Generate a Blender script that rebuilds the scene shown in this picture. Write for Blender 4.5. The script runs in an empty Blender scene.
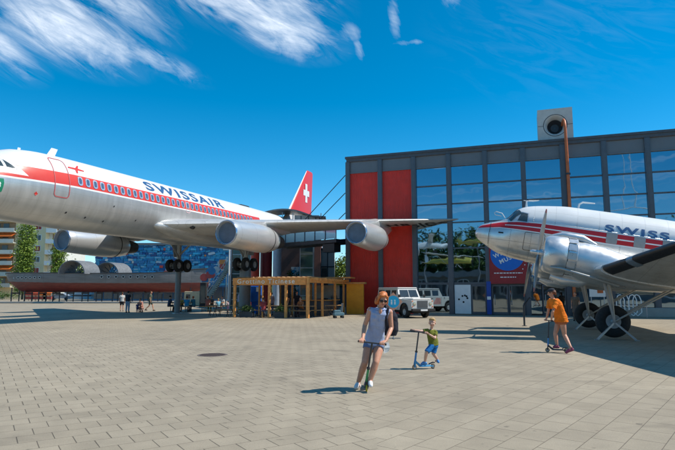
import bpy, bmesh, math, random
from mathutils import Vector, Matrix, noise
R = math.radians
rnd = random.Random(7)
SC = bpy.context.scene
COL = SC.collection

# ------------------------------------------------------------------ camera
CH = 1.68; FPX = 543.7; PITCH = math.atan(67.0 / FPX)
cam_d = bpy.data.cameras.new('camera'); cam = bpy.data.objects.new('camera', cam_d); COL.objects.link(cam)
cam.location = (0, 0, CH); cam.rotation_euler = (R(90) + PITCH, 0, 0)
cam_d.sensor_width = 36; cam_d.lens = FPX / 675 * 36; cam_d.clip_start = 0.1; cam_d.clip_end = 3000
SC.camera = cam
# ------------------------------------------------------------------ colour management
SC.view_settings.view_transform = 'Standard'; SC.view_settings.look = 'None'
SC.view_settings.gamma = 1; SC.view_settings.use_curve_mapping = False
SC.view_settings.exposure = 0.55
# ------------------------------------------------------------------ node expression helper
class N:
    def __init__(s, nt): s.nt = nt
    def node(s, t, **kw):
        n = s.nt.nodes.new(t)
        for k, v in kw.items(): setattr(n, k, v)
        return n
    def link(s, a, b): s.nt.links.new(a, b)
    def put(s, sock, v):
        if isinstance(v, E): s.link(v.o, sock)
        elif isinstance(v, bpy.types.NodeSocket): s.link(v, sock)
        else: sock.default_value = v
    def math(s, op, a, b=None, c=None):
        n = s.node('ShaderNodeMath', operation=op)
        for i, v in enumerate((a, b, c)):
            if v is not None: s.put(n.inputs[i], v)
        return E(s, n.outputs[0])
    def mix(s, f, a, b):
        n = s.node('ShaderNodeMix', data_type='RGBA')
        s.put(n.inputs[0], f)
        for i, v in ((6, a), (7, b)):
            if isinstance(v, (tuple, list)): v = (*v[:3], 1)
            s.put(n.inputs[i], v)
        return n.outputs[2]
    def xyz(s, vec):
        n = s.node('ShaderNodeSeparateXYZ'); s.link(vec, n.inputs[0])
        return [E(s, o) for o in n.outputs]
    def comb(s, x, y, z):
        n = s.node('ShaderNodeCombineXYZ')
        for i, v in enumerate((x, y, z)): s.put(n.inputs[i], v)
        return n.outputs[0]
    def noise(s, vec, scale, detail=3, rough=.5, dist=0):
        n = s.node('ShaderNodeTexNoise'); n.inputs['Scale'].default_value = scale
        n.inputs['Detail'].default_value = detail; n.inputs['Roughness'].default_value = rough
        n.inputs['Distortion'].default_value = dist
        if vec is not None: s.link(vec, n.inputs['Vector'])
        return E(s, n.outputs[0])
    def ramp(s, v, a, b, lo=0., hi=1.):
        n = s.node('ShaderNodeMapRange'); n.clamp = True
        s.put(n.inputs[0], v)
        for i, q in zip((1, 2, 3, 4), (a, b, lo, hi)): s.put(n.inputs[i], q)
        return E(s, n.outputs[0])
    def pw(s, x, pts):
        r = None
        for (x0, y0), (x1, y1) in zip(pts, pts[1:]):
            t = s.ramp(x, x0, x1, 0, y1 - y0)
            r = t if r is None else r + t
        return r + pts[0][1]
    def objco(s): return s.node('ShaderNodeTexCoord').outputs['Object']
class E:
    def __init__(s, n, o): s.n = n; s.o = o
    def __add__(s, b): return s.n.math('ADD', s, b)
    __radd__ = __add__
    def __sub__(s, b): return s.n.math('SUBTRACT', s, b)
    def __rsub__(s, b): return s.n.math('SUBTRACT', b, s)
    def __mul__(s, b): return s.n.math('MULTIPLY', s, b)
    __rmul__ = __mul__
    def __truediv__(s, b): return s.n.math('DIVIDE', s, b)
    def gt(s, b): return s.n.math('GREATER_THAN', s, b)
    def lt(s, b): return s.n.math('LESS_THAN', s, b)
    def abs(s): return s.n.math('ABSOLUTE', s)
    def max(s, b): return s.n.math('MAXIMUM', s, b)
    def min(s, b): return s.n.math('MINIMUM', s, b)
    def frac(s): return s.n.math('FRACT', s)
# ------------------------------------------------------------------ world and sun
SUN_EL = 51.0; SUN_AZ = 92.0          # azimuth clockwise from +Y (straight ahead)
w = bpy.data.worlds.new('World'); SC.world = w; w.use_nodes = True
nt = w.node_tree; nt.nodes.clear(); g = N(nt)
sky = g.node('ShaderNodeTexSky', sky_type='NISHITA', sun_disc=False)
sky.sun_elevation = R(SUN_EL); sky.sun_rotation = R(SUN_AZ)
sky.altitude = 400; sky.air_density = 0.8; sky.dust_density = 0.1; sky.ozone_density = 2.5
hs = g.node('ShaderNodeHueSaturation'); hs.inputs['Hue'].default_value = .485
hs.inputs['Saturation'].default_value = 1.46; hs.inputs['Value'].default_value = 0.80
g.link(sky.outputs[0], hs.inputs['Color'])
tc = g.node('ShaderNodeTexCoord').outputs['Generated']
dx, dy, dz = g.xyz(tc)
# plane of cirrus far above: direction projected on a horizontal plane
zc = dz.max(0.06)
px_, py_ = dx / zc, dy / zc
az = g.math('ARCTAN2', dx, dy); el = g.math('ARCSINE', dz)      # radians
def blob(a0, e0, ra, re, ang=0.):
    a, e = az - R(a0), el - R(e0)
    c, s_ = math.cos(R(ang)), math.sin(R(ang))
    u = (a * c + e * s_) / R(ra); v = (e * c - a * s_) / R(re)
    return g.ramp(g.math('SQRT', u * u + v * v), 0.15, 1.0, 1.0, 0.0)
def fib(ang, sx, sy, seed, dist=1.2, det=7):
    c, s_ = math.cos(R(ang)), math.sin(R(ang))
    u = (az * c + el * s_) * sx; v = (el * c - az * s_) * sy
    return g.noise(g.comb(u, v, seed), 1.0, det, .62, dist)
f1 = fib(-15, 4.5, 15., 1.3, 1.5, 9); f2 = fib(-26, 8., 30., 4.1, 1.7, 8); f3 = fib(-62, 9., 26., 8.2, 1.3, 7)
fine = fib(-17, 16., 95., 6.6, 2.2, 6); big = fib(-10, 3.5, 7., 2.0, 1.0, 3)
m1 = blob(-28, 24.3, 10.5, 4.2, -12).max(blob(-19, 22.6, 6.5, 1.5, -17) * .75).max(blob(-12, 30.5, 15, 5.0, -8)).max(blob(-6, 26.6, 8.5, 3.2, -12) * .95).max(blob(-33, 21.2, 5, 2.4, -25) * .7).max(blob(-25, 31.5, 14, 5, 0) * .9).max(blob(-24, 27.5, 9, 3.2, -20) * .6)
c1 = g.ramp(f1 * .55 + f2 * .35 + big * .15 + m1 * .34, .60, .93) * g.ramp(m1, 0., .5) * g.ramp(fine, .3, .68, .68, 1.) + g.ramp(f2, .38, .75) * g.ramp(m1, 0, .9) * .22
m2 = blob(1.5, 26.6, 2.6, 1.3, -8).max(blob(2.4, 24.9, .9, 2.0, 20) * .8).max(blob(6.3, 28.0, 1.0, 3.2, 8)).max(blob(8.2, 25.4, 2.9, .45, 0) * .8).max(blob(12.4, 29.3, 2.2, 1.3, -45))
c2 = g.ramp(f3 * .55 + f2 * .35 + m2 * .30, .56, .86) * g.ramp(m2, 0., .6) * g.ramp(fine, .3, .7, .6, 1.) * .42
ang_away = g.ramp(g.math('ABSOLUTE', az), R(50), R(75))          # the rest of the sky: thin scattered cirrus
f4 = g.noise(g.comb(px_ * .5, py_ * 1.6, 3.), 1.1, 6, .6, 1.2)
c3 = g.ramp(f4, .53, .78) * ang_away * g.ramp(dz, .05, .3) * .75
faint = g.ramp(f2, .45, .85) * blob(24, 26, 16, 9, 0) * .05
cl = g.math('MINIMUM', c1 * .78 + c2 + c3 + faint, 0.85)
skyc = g.mix(cl, hs.outputs[0], (5.0, 5.4, 5.9))
bg = g.node('ShaderNodeBackground'); g.link(skyc, bg.inputs[0]); bg.inputs[1].default_value = 0.148
out = g.node('ShaderNodeOutputWorld'); g.link(bg.outputs[0], out.inputs[0])
sd = bpy.data.lights.new('sun', 'SUN'); sd.energy = 3.5; sd.angle = R(.53); sd.color = (1, .955, .88)
sun = bpy.data.objects.new('sun', sd); COL.objects.link(sun)
sv = Vector((math.sin(R(SUN_AZ)) * math.cos(R(SUN_EL)), math.cos(R(SUN_AZ)) * math.cos(R(SUN_EL)), math.sin(R(SUN_EL))))
sun.rotation_euler = sv.to_track_quat('Z', 'Y').to_euler(); sun.location = (60, 10, 60)

# ------------------------------------------------------------------ placement helpers
def at(px, py, Y):
    """world point seen at photo pixel (px,py) at ground distance Y"""
    a = (px - 337.5) / FPX; b = -(py - 225) / FPX; c, s = math.cos(PITCH), math.sin(PITCH)
    d = Vector((a, c - b * s, s + b * c)); return Vector((0, 0, CH)) + d * (Y / d.y)
def gnd(px, py):
    a = (px - 337.5) / FPX; b = -(py - 225) / FPX; c, s = math.cos(PITCH), math.sin(PITCH)
    d = Vector((a, c - b * s, s + b * c)); return Vector((0, 0, CH)) + d * (-CH / d.z)

# ------------------------------------------------------------------ materials
MATS = {}
def mat(name, col=(.5, .5, .5), rough=.6, metal=0., var=.12, vscale=3., bump=0., bscale=20., spec=.5, coat=0., emit=None, sub=0., extra=None):
    if name in MATS: return MATS[name]
    m = bpy.data.materials.new(name); m.use_nodes = True; nt = m.node_tree; n = N(nt)
    p = nt.nodes['Principled BSDF']
    co = n.objco()
    c = (*col, 1)
    if var > 0:
        f = n.noise(co, vscale, 4, .6)
        lo = tuple(x * (1 - var) for x in col); hi = tuple(min(1, x * (1 + var)) for x in col)
        cs = n.mix(n.ramp(f, .3, .7), lo, hi)
    else: cs = None
    if extra: cs = extra(n, co, cs if cs is not None else c, p)
    if cs is not None: n.put(p.inputs['Base Color'], cs)
    else: p.inputs['Base Color'].default_value = c
    p.inputs['Metallic'].default_value = metal
    if var > 0:
        rr = n.ramp(n.noise(co, vscale * 2.3, 3), .3, .7, max(0, rough - .07), min(1, rough + .07)); n.put(p.inputs['Roughness'], rr)
    else: p.inputs['Roughness'].default_value = rough
    p.inputs['Specular IOR Level'].default_value = spec
    if coat: p.inputs['Coat Weight'].default_value = coat; p.inputs['Coat Roughness'].default_value = .08
    if sub: p.inputs['Subsurface Weight'].default_value = sub; p.inputs['Subsurface Radius'].default_value = (.02, .008, .004)
    if bump:
        b = n.node('ShaderNodeBump'); b.inputs['Strength'].default_value = 1; b.inputs['Distance'].default_value = bump
        n.put(b.inputs['Height'], n.noise(co, bscale, 4)); n.link(b.outputs[0], p.inputs['Normal'])
    if emit: p.inputs['Emission Color'].default_value = (*emit[0], 1); p.inputs['Emission Strength'].default_value = emit[1]
    MATS[name] = m; return m

# ------------------------------------------------------------------ mesh builder
def superring(c, u, v, a, b, n=12, p=2.):
    r = []
    for i in range(n):
        t = 2 * math.pi * i / n; cs, sn = math.cos(t), math.sin(t)
        x = math.copysign(abs(cs) ** (2 / p), cs) * a; y = math.copysign(abs(sn) ** (2 / p), sn) * b
        r.append(c + u * x + v * y)
    return r
def frame(d):
    d = d.normalized(); a = Vector((0, 0, 1)) if abs(d.z) < .9 else Vector((1, 0, 0))
    u = d.cross(a).normalized(); return u, d.cross(u).normalized()
class MB:
    def __init__(s): s.v = []; s.f = []; s.m = []; s.sm = []
    def add(s, vs, fs, m=0, smooth=False):
        o = len(s.v); s.v += [Vector(x) for x in vs]
        s.f += [[i + o for i in f] for f in fs]; s.m += [m] * len(fs); s.sm += [smooth] * len(fs); return s
    def box(s, c, size, rot=None, m=0, bev=0.):
        hx, hy, hz = (x / 2 for x in size); c = Vector(c)
        if bev > 0 and min(size) > 2.2 * bev:
            # chamfered box: octagonal-ish rings
            vs = []; b = bev
            for z, i in ((-hz, b), (-hz + b, 0), (hz - b, 0), (hz, b)):
                X, Y = hx - i, hy - i
                for x, y in ((-X + b, -Y), (X - b, -Y), (X, -Y + b), (X, Y - b), (X - b, Y), (-X + b, Y), (-X, Y - b), (-X, -Y + b)): vs.append(Vector((x, y, z)))
            fs = [list(range(7, -1, -1)), list(range(24, 32))]
            for r in range(3):
                for i in range(8): fs.append([r * 8 + i, r * 8 + (i + 1) % 8, r * 8 + 8 + (i + 1) % 8, r * 8 + 8 + i])
        else:
            vs = [Vector((x, y, z)) for z in (-hz, hz) for x, y in ((-hx, -hy), (hx, -hy), (hx, hy), (-hx, hy))]
            fs = [[3, 2, 1, 0], [4, 5, 6, 7], [0, 1, 5, 4], [1, 2, 6, 5], [2, 3, 7, 6], [3, 0, 4, 7]]
        if rot is not None:
            if not isinstance(rot, Matrix): rot = Matrix.Rotation(rot, 3, 'Z')
            vs = [rot @ v for v in vs]
        return s.add([v + c for v in vs], fs, m)
    def bx(s, x0, x1, y0, y1, z0, z1, m=0, bev=0.): return s.box(((x0 + x1) / 2, (y0 + y1) / 2, (z0 + z1) / 2), (x1 - x0, y1 - y0, z1 - z0), None, m, bev)
    def loft(s, rings, m=0, caps=True, smooth=True, closed=True):
        n = len(rings[0]); vs = [p for r in rings for p in r]; fs = []
        for k in range(len(rings) - 1):
            for i in range(n if closed else n - 1):
                j = (i + 1) % n; fs.append([k * n + i, k * n + j, (k + 1) * n + j, (k + 1) * n + i])
        s.add(vs, fs, m, smooth)
        if caps:
            s.add(rings[0], [list(range(n - 1, -1, -1))], m); s.add(rings[-1], [list(range(n))], m)
        return s
    def tube(s, pts, r, n=8, m=0, caps=True, smooth=True):
        pts = [Vector(p) for p in pts]; rr = r if isinstance(r, (list, tuple)) else [r] * len(pts); rings = []
        u = None
        for i, p in enumerate(pts):
            d = (pts[min(i + 1, len(pts) - 1)] - pts[max(i - 1, 0)]).normalized()
            if u is None: u, v = frame(d)
            else: u = (u - d * u.dot(d)).normalized(); v = d.cross(u).normalized()
            rings.append(superring(p, u, v, rr[i], rr[i], n))
        return s.loft(rings, m, caps, smooth)
    def cyl(s, a, b, r, r2=None, n=16, m=0, caps=True, smooth=True): return s.tube([a, b], [r, r if r2 is None else r2], n, m, caps, smooth)
    def bar(s, a, b, wd, h, m=0, up=(0, 0, 1)):
        a, b = Vector(a), Vector(b); d = (b - a).normalized(); up = Vector(up)
        if abs(d.dot(up)) > .98: up = Vector((0, 1, 0))
        u = d.cross(up).normalized(); v = u.cross(d).normalized()
        return s.loft([[p + u * (x * wd / 2) + v * (y * h / 2) for x, y in ((-1, -1), (1, -1), (1, 1), (-1, 1))] for p in (a, b)], m, True, False)
    def lathe(s, c, axis, prof, n=24, m=0, caps=False, smooth=True):
        """prof: list of (distance along axis, radius)"""
        c = Vector(c); axis = Vector(axis).normalized(); u, v = frame(axis)
        return s.loft([superring(c + axis * t, u, v, max(r, 1e-4), max(r, 1e-4), n) for t, r in prof], m, caps, smooth)
    def sphere(s, c, r, n=12, m=0, rot=None):
        c = Vector(c); r = Vector(r) if hasattr(r, '__len__') else Vector((r, r, r)); rings = []
        k = max(6, n // 2)
        for i in range(k + 1):
            t = math.pi * i / k; q = max(math.sin(t), 1e-3)
            ring = [Vector((r.x * q * math.cos(2 * math.pi * j / n), r.y * q * math.sin(2 * math.pi * j / n), -r.z * math.cos(t))) for j in range(n)]
            if rot is not None: ring = [rot @ p for p in ring]
            rings.append([p + c for p in ring])
        return s.loft(rings, m, False, True)
    def mesh(s, name, mats):
        me = bpy.data.meshes.new(name); me.from_pydata([tuple(v) for v in s.v], [], s.f)
        for m in (mats if isinstance(mats, (list, tuple)) else [mats]): me.materials.append(m)
        for p, mi, sm in zip(me.polygons, s.m, s.sm): p.material_index = mi; p.use_smooth = sm
        me.validate(); me.update()
        bm = bmesh.new(); bm.from_mesh(me); bmesh.ops.remove_doubles(bm, verts=bm.verts, dist=1e-5)
        bmesh.ops.recalc_face_normals(bm, faces=bm.faces); bm.to_mesh(me); bm.free()
        if any(s.sm): me.set_sharp_from_angle(angle=R(48))
        return me
    def build(s, name, mats, parent=None, **kw):
        return link(name, s.mesh(name, mats), parent, **kw)
def link(name, me, parent=None, auto=None, **kw):
    o = bpy.data.objects.new(name, me); COL.objects.link(o)
    if parent is not None:
        o.parent = parent
        if 'off' in parent: o.location = Vector(parent['off']) if parent.type == 'EMPTY' else (0, 0, 0)
    for k, v in kw.items(): o[k] = v
    return o
def thing(name, label, cat, loc=(0, 0, 0), rotz=0, group=None, off=None, matrix=None):
    o = bpy.data.objects.new(name, None); COL.objects.link(o); o.empty_display_size = .3
    if matrix is not None: o.matrix_world = matrix
    else: o.location = loc; o.rotation_euler = (0, 0, rotz)
    o['label'] = label; o['category'] = cat
    if group: o['group'] = group
    if off is not None: o['off'] = off
    return o
def tag(o, label, cat, group=None):
    o['label'] = label; o['category'] = cat
    if group: o['group'] = group
    return o
def struct(o, kind='structure'): o['kind'] = kind; return o
def copy_tree(o, parent=None, **kw):
    c = o.copy(); COL.objects.link(c)
    if parent is not None: c.parent = parent
    for k, v in kw.items(): c[k] = v
    for ch in list(o.children): copy_tree(ch, c)
    return c

# ---- decals: flat outlines / text laid onto a curved skin
def slice_mesh(bm, step):
    xs = [v.co.x for v in bm.verts]; ys = [v.co.y for v in bm.verts]
    for ax, lo, hi in ((0, min(xs), max(xs)), (1, min(ys), max(ys))):
        t = math.ceil(lo / step) * step
        while t < hi:
            co = Vector((t, 0, 0)) if ax == 0 else Vector((0, t, 0)); no = Vector((1, 0, 0)) if ax == 0 else Vector((0, 1, 0))
            bmesh.ops.bisect_plane(bm, geom=bm.verts[:] + bm.edges[:] + bm.faces[:], plane_co=co, plane_no=no)
            t += step
def text_bm(body, size, bold=0., sx=1., shear=0., fit=None):
    cu = bpy.data.curves.new('t', 'FONT'); cu.body = body; cu.size = size; cu.offset = bold; cu.shear = shear; cu.resolution_u = 4
    cu.space_character = 1.2; cu.align_x = 'CENTER'; cu.align_y = 'CENTER'
    o = bpy.data.objects.new('t', cu); COL.objects.link(o)
    dg = bpy.context.evaluated_depsgraph_get(); me = bpy.data.meshes.new_from_object(o.evaluated_get(dg))
    bpy.data.objects.remove(o); bpy.data.curves.remove(cu)
    bm = bmesh.new(); bm.from_mesh(me); bpy.data.meshes.remove(me)
    for v in bm.verts: v.co.x *= sx
    bmesh.ops.remove_doubles(bm, verts=bm.verts, dist=1e-4)
    if fit:
        xs = [v.co.x for v in bm.verts]; ys = [v.co.y for v in bm.verts]; cx_, cy_ = (min(xs) + max(xs)) / 2, (min(ys) + max(ys)) / 2
        for v in bm.verts: v.co.x = (v.co.x - cx_) / (max(xs) - min(xs)) * fit[0]; v.co.y = (v.co.y - cy_) / (max(ys) - min(ys)) * fit[1]
    return bm
def decal(bm, fn, name, m, parent, step=None, thick=0.0, **kw):
    if step: slice_mesh(bm, step)
    for v in bm.verts: v.co = fn(v.co.x, v.co.y)
    me = bpy.data.meshes.new(name); bmesh.ops.triangulate(bm, faces=bm.faces); bm.to_mesh(me); bm.free(); me.materials.append(m)
    return link(name, me, parent, **kw)
def poly_bm(pts, hole=None):
    bm = bmesh.new()
    if hole is None: bm.faces.new([bm.verts.new((x, y, 0)) for x, y in pts])
    else:
        a = [bm.verts.new((x, y, 0)) for x, y in pts]; b = [bm.verts.new((x, y, 0)) for x, y in hole]; n = len(a)
        for i in range(n): bm.faces.new([a[i], a[(i + 1) % n], b[(i + 1) % n], b[i]])
    return bm
def rrect(cx, cy, w_, h_, r, n=4):
    p = []
    for qx, qy, a0 in ((1, 1, 0), (-1, 1, 90), (-1, -1, 180), (1, -1, 270)):
        for i in range(n + 1):
            a = R(a0 + 90 * i / n); p.append((cx + qx * (w_ / 2 - r) + r * math.cos(a), cy + qy * (h_ / 2 - r) + r * math.sin(a)))
    return p
# ================================================================== SETTING: ground
def g_extra(n, co, c, p):
    x, y, z = n.xyz(co)
    def zone(deg, bw, rh, lo, hi):
        a = R(deg); ca, sa = math.cos(a), math.sin(a)
        u = x * sa + y * ca + 31.; v = x * ca - y * sa + 17.3
        br = n.node('ShaderNodeTexBrick'); br.offset = .5; br.inputs['Scale'].default_value = 1
        br.inputs['Brick Width'].default_value = bw; br.inputs['Row Height'].default_value = rh
        br.inputs['Mortar Size'].default_value = .0045; br.inputs['Mortar Smooth'].default_value = .3; br.inputs['Bias'].default_value = 0
        br.inputs['Color1'].default_value = (.322, .266, .186, 1); br.inputs['Color2'].default_value = (.358, .297, .210, 1); br.inputs['Mortar'].default_value = (.165, .13, .085, 1)
        n.link(n.comb(u, v, 0), br.inputs['Vector'])
        row = n.math('FLOOR', v / rh); off = n.math('FRACT', row * .5 + .5)
        fu = (u / bw + off).frac(); jw = n.noise(n.comb(u * .8, v * .8, 3), 1.5, 2)
        return br, ((fu - .5).abs()).gt(n.ramp(jw, .35, .65, lo, hi))
    # the paving changes direction along a line through the plaza
    b1, t1 = zone(38.8, .52, .36, .4945, .489); b2, t2 = zone(57.0, .37, .335, .489, .478)
    zn = (x - y * .03).gt(.25)
    brc = n.mix(zn, b2.outputs[0], b1.outputs[0]); brf = zn * E(n, b1.outputs['Fac']) + (zn * -1 + 1) * E(n, b2.outputs['Fac']); but = zn * t1 + (zn * -1 + 1) * t2
    big = n.noise(co, .22, 5, .6); med = n.noise(co, 1.7, 5, .65); fine = n.noise(co, 60, 3, .7)
    col = n.mix(but * .62, brc, (.11, .09, .062))
    k = n.ramp(big, .3, .7, .86, 1.12) * n.ramp(med, .3, .7, .88, 1.09) * n.ramp(fine, .3, .7, .86, 1.13)
    spots = n.ramp(n.noise(co, 5.3, 2, .5), .69, .74, 1., .6)
    drip = n.ramp(n.noise(n.comb(x, y, 7.), .9, 3, .5, .5), .60, .72, 1., .80)
    m2 = n.node('ShaderNodeVectorMath', operation='SCALE'); n.put(m2.inputs[0], col); n.put(m2.inputs['Scale'], k * spots * drip)
    b = n.node('ShaderNodeBump'); b.inputs['Distance'].default_value = .004
    n.put(b.inputs['Height'], n.math('SUBTRACT', fine * .35, but * 1.2 + brf)); n.link(b.outputs[0], p.inputs['Normal'])
    return m2.outputs[0]
m_pave = mat('paving_concrete', rough=.85, var=0, extra=g_extra)
m_conc = mat('concrete', (.36, .34, .30), .85, var=.12, vscale=1.5, bump=.003, bscale=40)
m_dark = mat('dark_steel', (.045, .05, .058), .45, .3)
m_grey = mat('grey_panel', (.16, .165, .175), .5, .2, var=.06)
m_black = mat('black_rubber', (.018, .018, .019), .75, var=.2, vscale=8)
m_white = mat('white_paint', (.78, .78, .76), .4, var=.05)
m_steel = mat('galvanised_steel', (.42, .43, .44), .4, .7)
m_wood = mat('pine_wood', (.76, .32, .08), .55, var=.25, vscale=6)
def gr_mesh():
    mb = MB(); xs = [-1500, -200, -60, 60, 200, 1500]; ys = [-1500, -150, -30, 65, 200, 1500]
    vs = [(x, y, 0) for y in ys for x in xs]; n = len(xs)
    mb.add(vs, [[j * n + i, j * n + i + 1, (j + 1) * n + i + 1, (j + 1) * n + i] for j in range(len(ys) - 1) for i in range(n - 1)])
    return mb
struct(gr_mesh().build('ground', m_pave))
mh = thing('manhole_cover', 'round rusty brown manhole cover set in the open paving', 'manhole cover', gnd(212.5, 355))
mb = MB(); mb.lathe((0, 0, 0), (0, 0, 1), [(0, .40), (.006, .40), (.006, .35), (.004, .35), (.004, 0)], 32)
mb.build('frame', mat('cover_rim', (.16, .13, .11), .8, .2), mh)
mb = MB(); mb.lathe((0, 0, 0), (0, 0, 1), [(.0, .345), (.008, .345), (.008, 0)], 32)
for i in range(9):
    for j in range(9):
        x, y = (i - 4) * .07, (j - 4) * .07
        if x * x + y * y < .1: mb.box((x, y, .010), (.04, .04, .006))
mb.build('cover', mat('cast_iron', (.10, .07, .06), .7, .4, vscale=12), mh)

# ================================================================== exhibition hall with red and glass bays
FX, FY, FA, BW = 0.862, 44.164, -0.3364, 2.742
fd = Vector((math.cos(FA), math.sin(FA), 0)); fn_ = Vector((math.sin(FA), -math.cos(FA), 0))   # along, outward
NB = 13
hall = thing('exhibition_hall', 'flat roofed hall with steel frame, red ribbed bays and mirrored blue glass', 'building', (FX, FY, 0), FA)
# local frame: x along the facade, y into the building, z up
def red_extra(n, co, c, p): return c
m_red = mat('red_ribbed_cladding', (.82, .048, .026), .45, var=.1, vscale=1.2)
m_frame = mat('facade_frame', (.10, .108, .122), .42, .35, var=.08)
m_fascia = mat('fascia_panel', (.155, .16, .168), .5, .3, var=.07, vscale=.7)
def glass_extra(n, co, c, p):
    b = n.node('ShaderNodeBump'); b.inputs['Distance'].default_value = .05; b.inputs['Strength'].default_value = .12
    n.put(b.inputs['Height'], n.noise(co, .55, 2, .5)); n.link(b.outputs[0], p.inputs['Normal']); return c
m_glass = mat('mirror_glass', (.24, .33, .40), .02, 1.0, var=0, extra=glass_extra)
m_glass2 = mat('door_glass', (.22, .26, .28), .03, 1.0, var=0, extra=glass_extra)
L = NB * BW; H = 12.76; DEP = 34.
mb = MB(); mb.bx(.0, L, .30, DEP, 0, 12.3)
mb.build('wall', m_dark, hall)
mb = MB(); mb.bx(-.12, L + .1, -.10, DEP + .1, 12.36, H, bev=.03); mb.bx(-.2, L + .15, -.18, DEP + .15, 12.62, 12.80)
mb.build('roof', mat('roof_edge', (.085, .09, .10), .5, .3), hall)
for k in range(NB + 1):
    mb = MB(); wd = .36
    mb.bx(k * BW - wd / 2, k * BW + wd / 2, -.12, .16, 0, 12.36)
    mb.bx(k * BW - wd / 2 + .07, k * BW + wd / 2 - .07, -.135, -.10, 0, 12.36)
    mb.build('column', m_frame, hall)
for k in range(NB):
    x0, x1 = k * BW + .18, (k + 1) * BW - .18
    mb = MB(); mb.bx(x0, x1, .04, .28, 11.38, 12.36); mb.bx(x0, x1, -.02, .04, 11.38, 11.46)
    mb.build('fascia', m_fascia, hall)
    if k < 2:
        mb = MB(); prof = []; n = 22; st = (x1 - x0) / n
        for i in range(n):
            a = x0 + i * st; prof += [(a, .10), (a + st * .62, .10), (a + st * .70, .17), (a + st * .92, .17)]
        prof.append((x1, .10))
        mb.loft([[Vector((x, y, z)) for x, y in prof] for z in (.12, 11.38)], 0, False, False, closed=False)
        mb.bx(x0, x1, .05, .18, 0, .12)
        mb.build('red_cladding', m_red, hall)
    else:
        zs = [2.32, 5.0, 6.98, 8.45, 9.93, 11.38] if k > 2 else [2.32, 6.98, 8.45, 9.93, 11.38]
        for a, b in zip(zs, zs[1:]):
            mb = MB(); t = rnd.uniform(-.006, .006); t2 = rnd.uniform(-.004, .004)
            vs = [(x0, .13 - t, a), (x1, .13 + t, a), (x1, .13 + t + t2, b), (x0, .13 - t + t2, b)]
            vs += [(x, y + .03, z) for x, y, z in vs]
            mb.add(vs, [[0, 1, 2, 3], [7, 6, 5, 4], [0, 4, 5, 1], [1, 5, 6, 2], [2, 6, 7, 3], [3, 7, 4, 0]])
            mb.build('window_pane', m_glass, hall)
        for z in zs[:-1]: mb = MB(); h = .16 if z == 2.32 else .09; mb.bx(x0, x1, .02, .24, z - h / 2, z + h / 2); mb.build('transom', m_frame, hall)
# ground floor
def pane(x0, x1, z0, z1, y=.14, m=None, name='window_pane'):
    mb = MB(); mb.bx(x0, x1, y, y + .03, z0, z1); return mb.build(name, m or m_glass, hall)
def door(x0, x1, hl=True, white=False):
    mb = MB(); f = .09
    if white:
        mb.bx(x0, x1, .02, .10, .05, 2.22, bev=.01); d = mb.build('door', m_white, hall, label='white door with black paw prints')
        for dx, dz in ((-.28, 1.13), (-.02, 1.38), (.16, 1.42), (.28, 1.36), (.05, .93), (.34, 1.22)):
            m2 = MB(); m2.lathe(((x0 + x1) / 2 + dx, .012, dz), (0, -1, 0), [(-.01, .075), (.0, .075), (.0, 0)], 10); m2.build('paw_print', m_black, d)
        return
    mb.bx(x0, x0 + f, .03, .12, .03, 2.22); mb.bx(x1 - f, x1, .03, .12, .03, 2.22)
    mb.bx(x0 + f, x1 - f, .03, .12, .03, .22); mb.bx(x0 + f, x1 - f, .03, .12, 2.10, 2.22)
    d = mb.build('door', m_frame, hall)
    m2 = MB(); m2.bx(x0 + f, x1 - f, .06, .09, .22, 2.10); m2.build('pane', m_glass2, d)
    if hl:
        m2 = MB(); xh = x0 + .2; m2.tube([(xh, .03, .75), (xh, -.06, .80), (xh, -.06, 1.45), (xh, .03, 1.5)], .02); m2.build('handle', m_steel, d)
pane(2 * BW + .18, 3 * BW - .18, .12, 2.24)
door(3 * BW + .22, 4 * BW - 1.32, white=True); door(4 * BW - 1.28, 4 * BW - .2, False)
door(4 * BW + .2, 4 * BW + BW / 2 - .02); door(4 * BW + BW / 2 + .02, 5 * BW - .2)
pane(5 * BW + .18, 5 * BW + .9, .12, 2.24); door(5 * BW + .95, 6 * BW - .2)
for k in range(6, NB): pane(k * BW + .18, (k + 1) * BW - .18, .65, 2.24)
mb = MB(); mb.bx(6 * BW + .18, L - .2, -.25, .12, 0, .62, bev=.03); mb.bx(2 * BW + .2, 3 * BW - .2, .02, .12, 0, .12)
mb.build('plinth', m_conc, hall)
# red welcome banner with blue disc
bn = thing('entrance_banner', 'dark red banner with a blue disc above the glass entrance doors', 'banner', (FX, FY, 0), FA)
mb = MB(); mb.bx(4 * BW + .10, 5 * BW + .02, -.22, -.16, 2.28, 6.6); mb.build('panel', mat('banner_red', (.30, .018, .02), .6), bn)
cx, cz = 4 * BW + 1.40, 4.42
m_blue = mat('disc_blue', (.0, .14, .55), .5, var=.05)
mb = MB(); mb.lathe((cx, -.222, cz), (0, -1, 0), [(0, 1.2), (.02, 1.2), (.02, 0)], 40); mb.build('disc', m_blue, bn)
m_wt = mat('white_lettering', (.8, .8, .78), .5, var=0)
def flat_txt(body, size, c, ang=0., par=None, m=m_wt, y=-.25, bold=.01, sx=1., name='lettering'):
    ca, sa = math.cos(ang), math.sin(ang)
    return decal(text_bm(body, size, bold, sx), lambda u, v: Vector((c[0] + u * ca - v * sa, y, c[1] + u * sa + v * ca)), name, m, par)
flat_txt('WILLKOM', .42, (cx + .02, cz + .28), R(24), bn); flat_txt('MUSEU', .42, (cx + .12, cz - .28), R(24), bn)
mb = MB()
for zz, x0, x1 in ((3.02, -.98, 1.0), (2.72, -.55, .55)):
    x = x0
    while x < x1: l = rnd.uniform(.08, .22); mb.bx(cx + x, cx + min(x + l, x1), -.23, -.222, zz, zz + .07); x += l + .05
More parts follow.
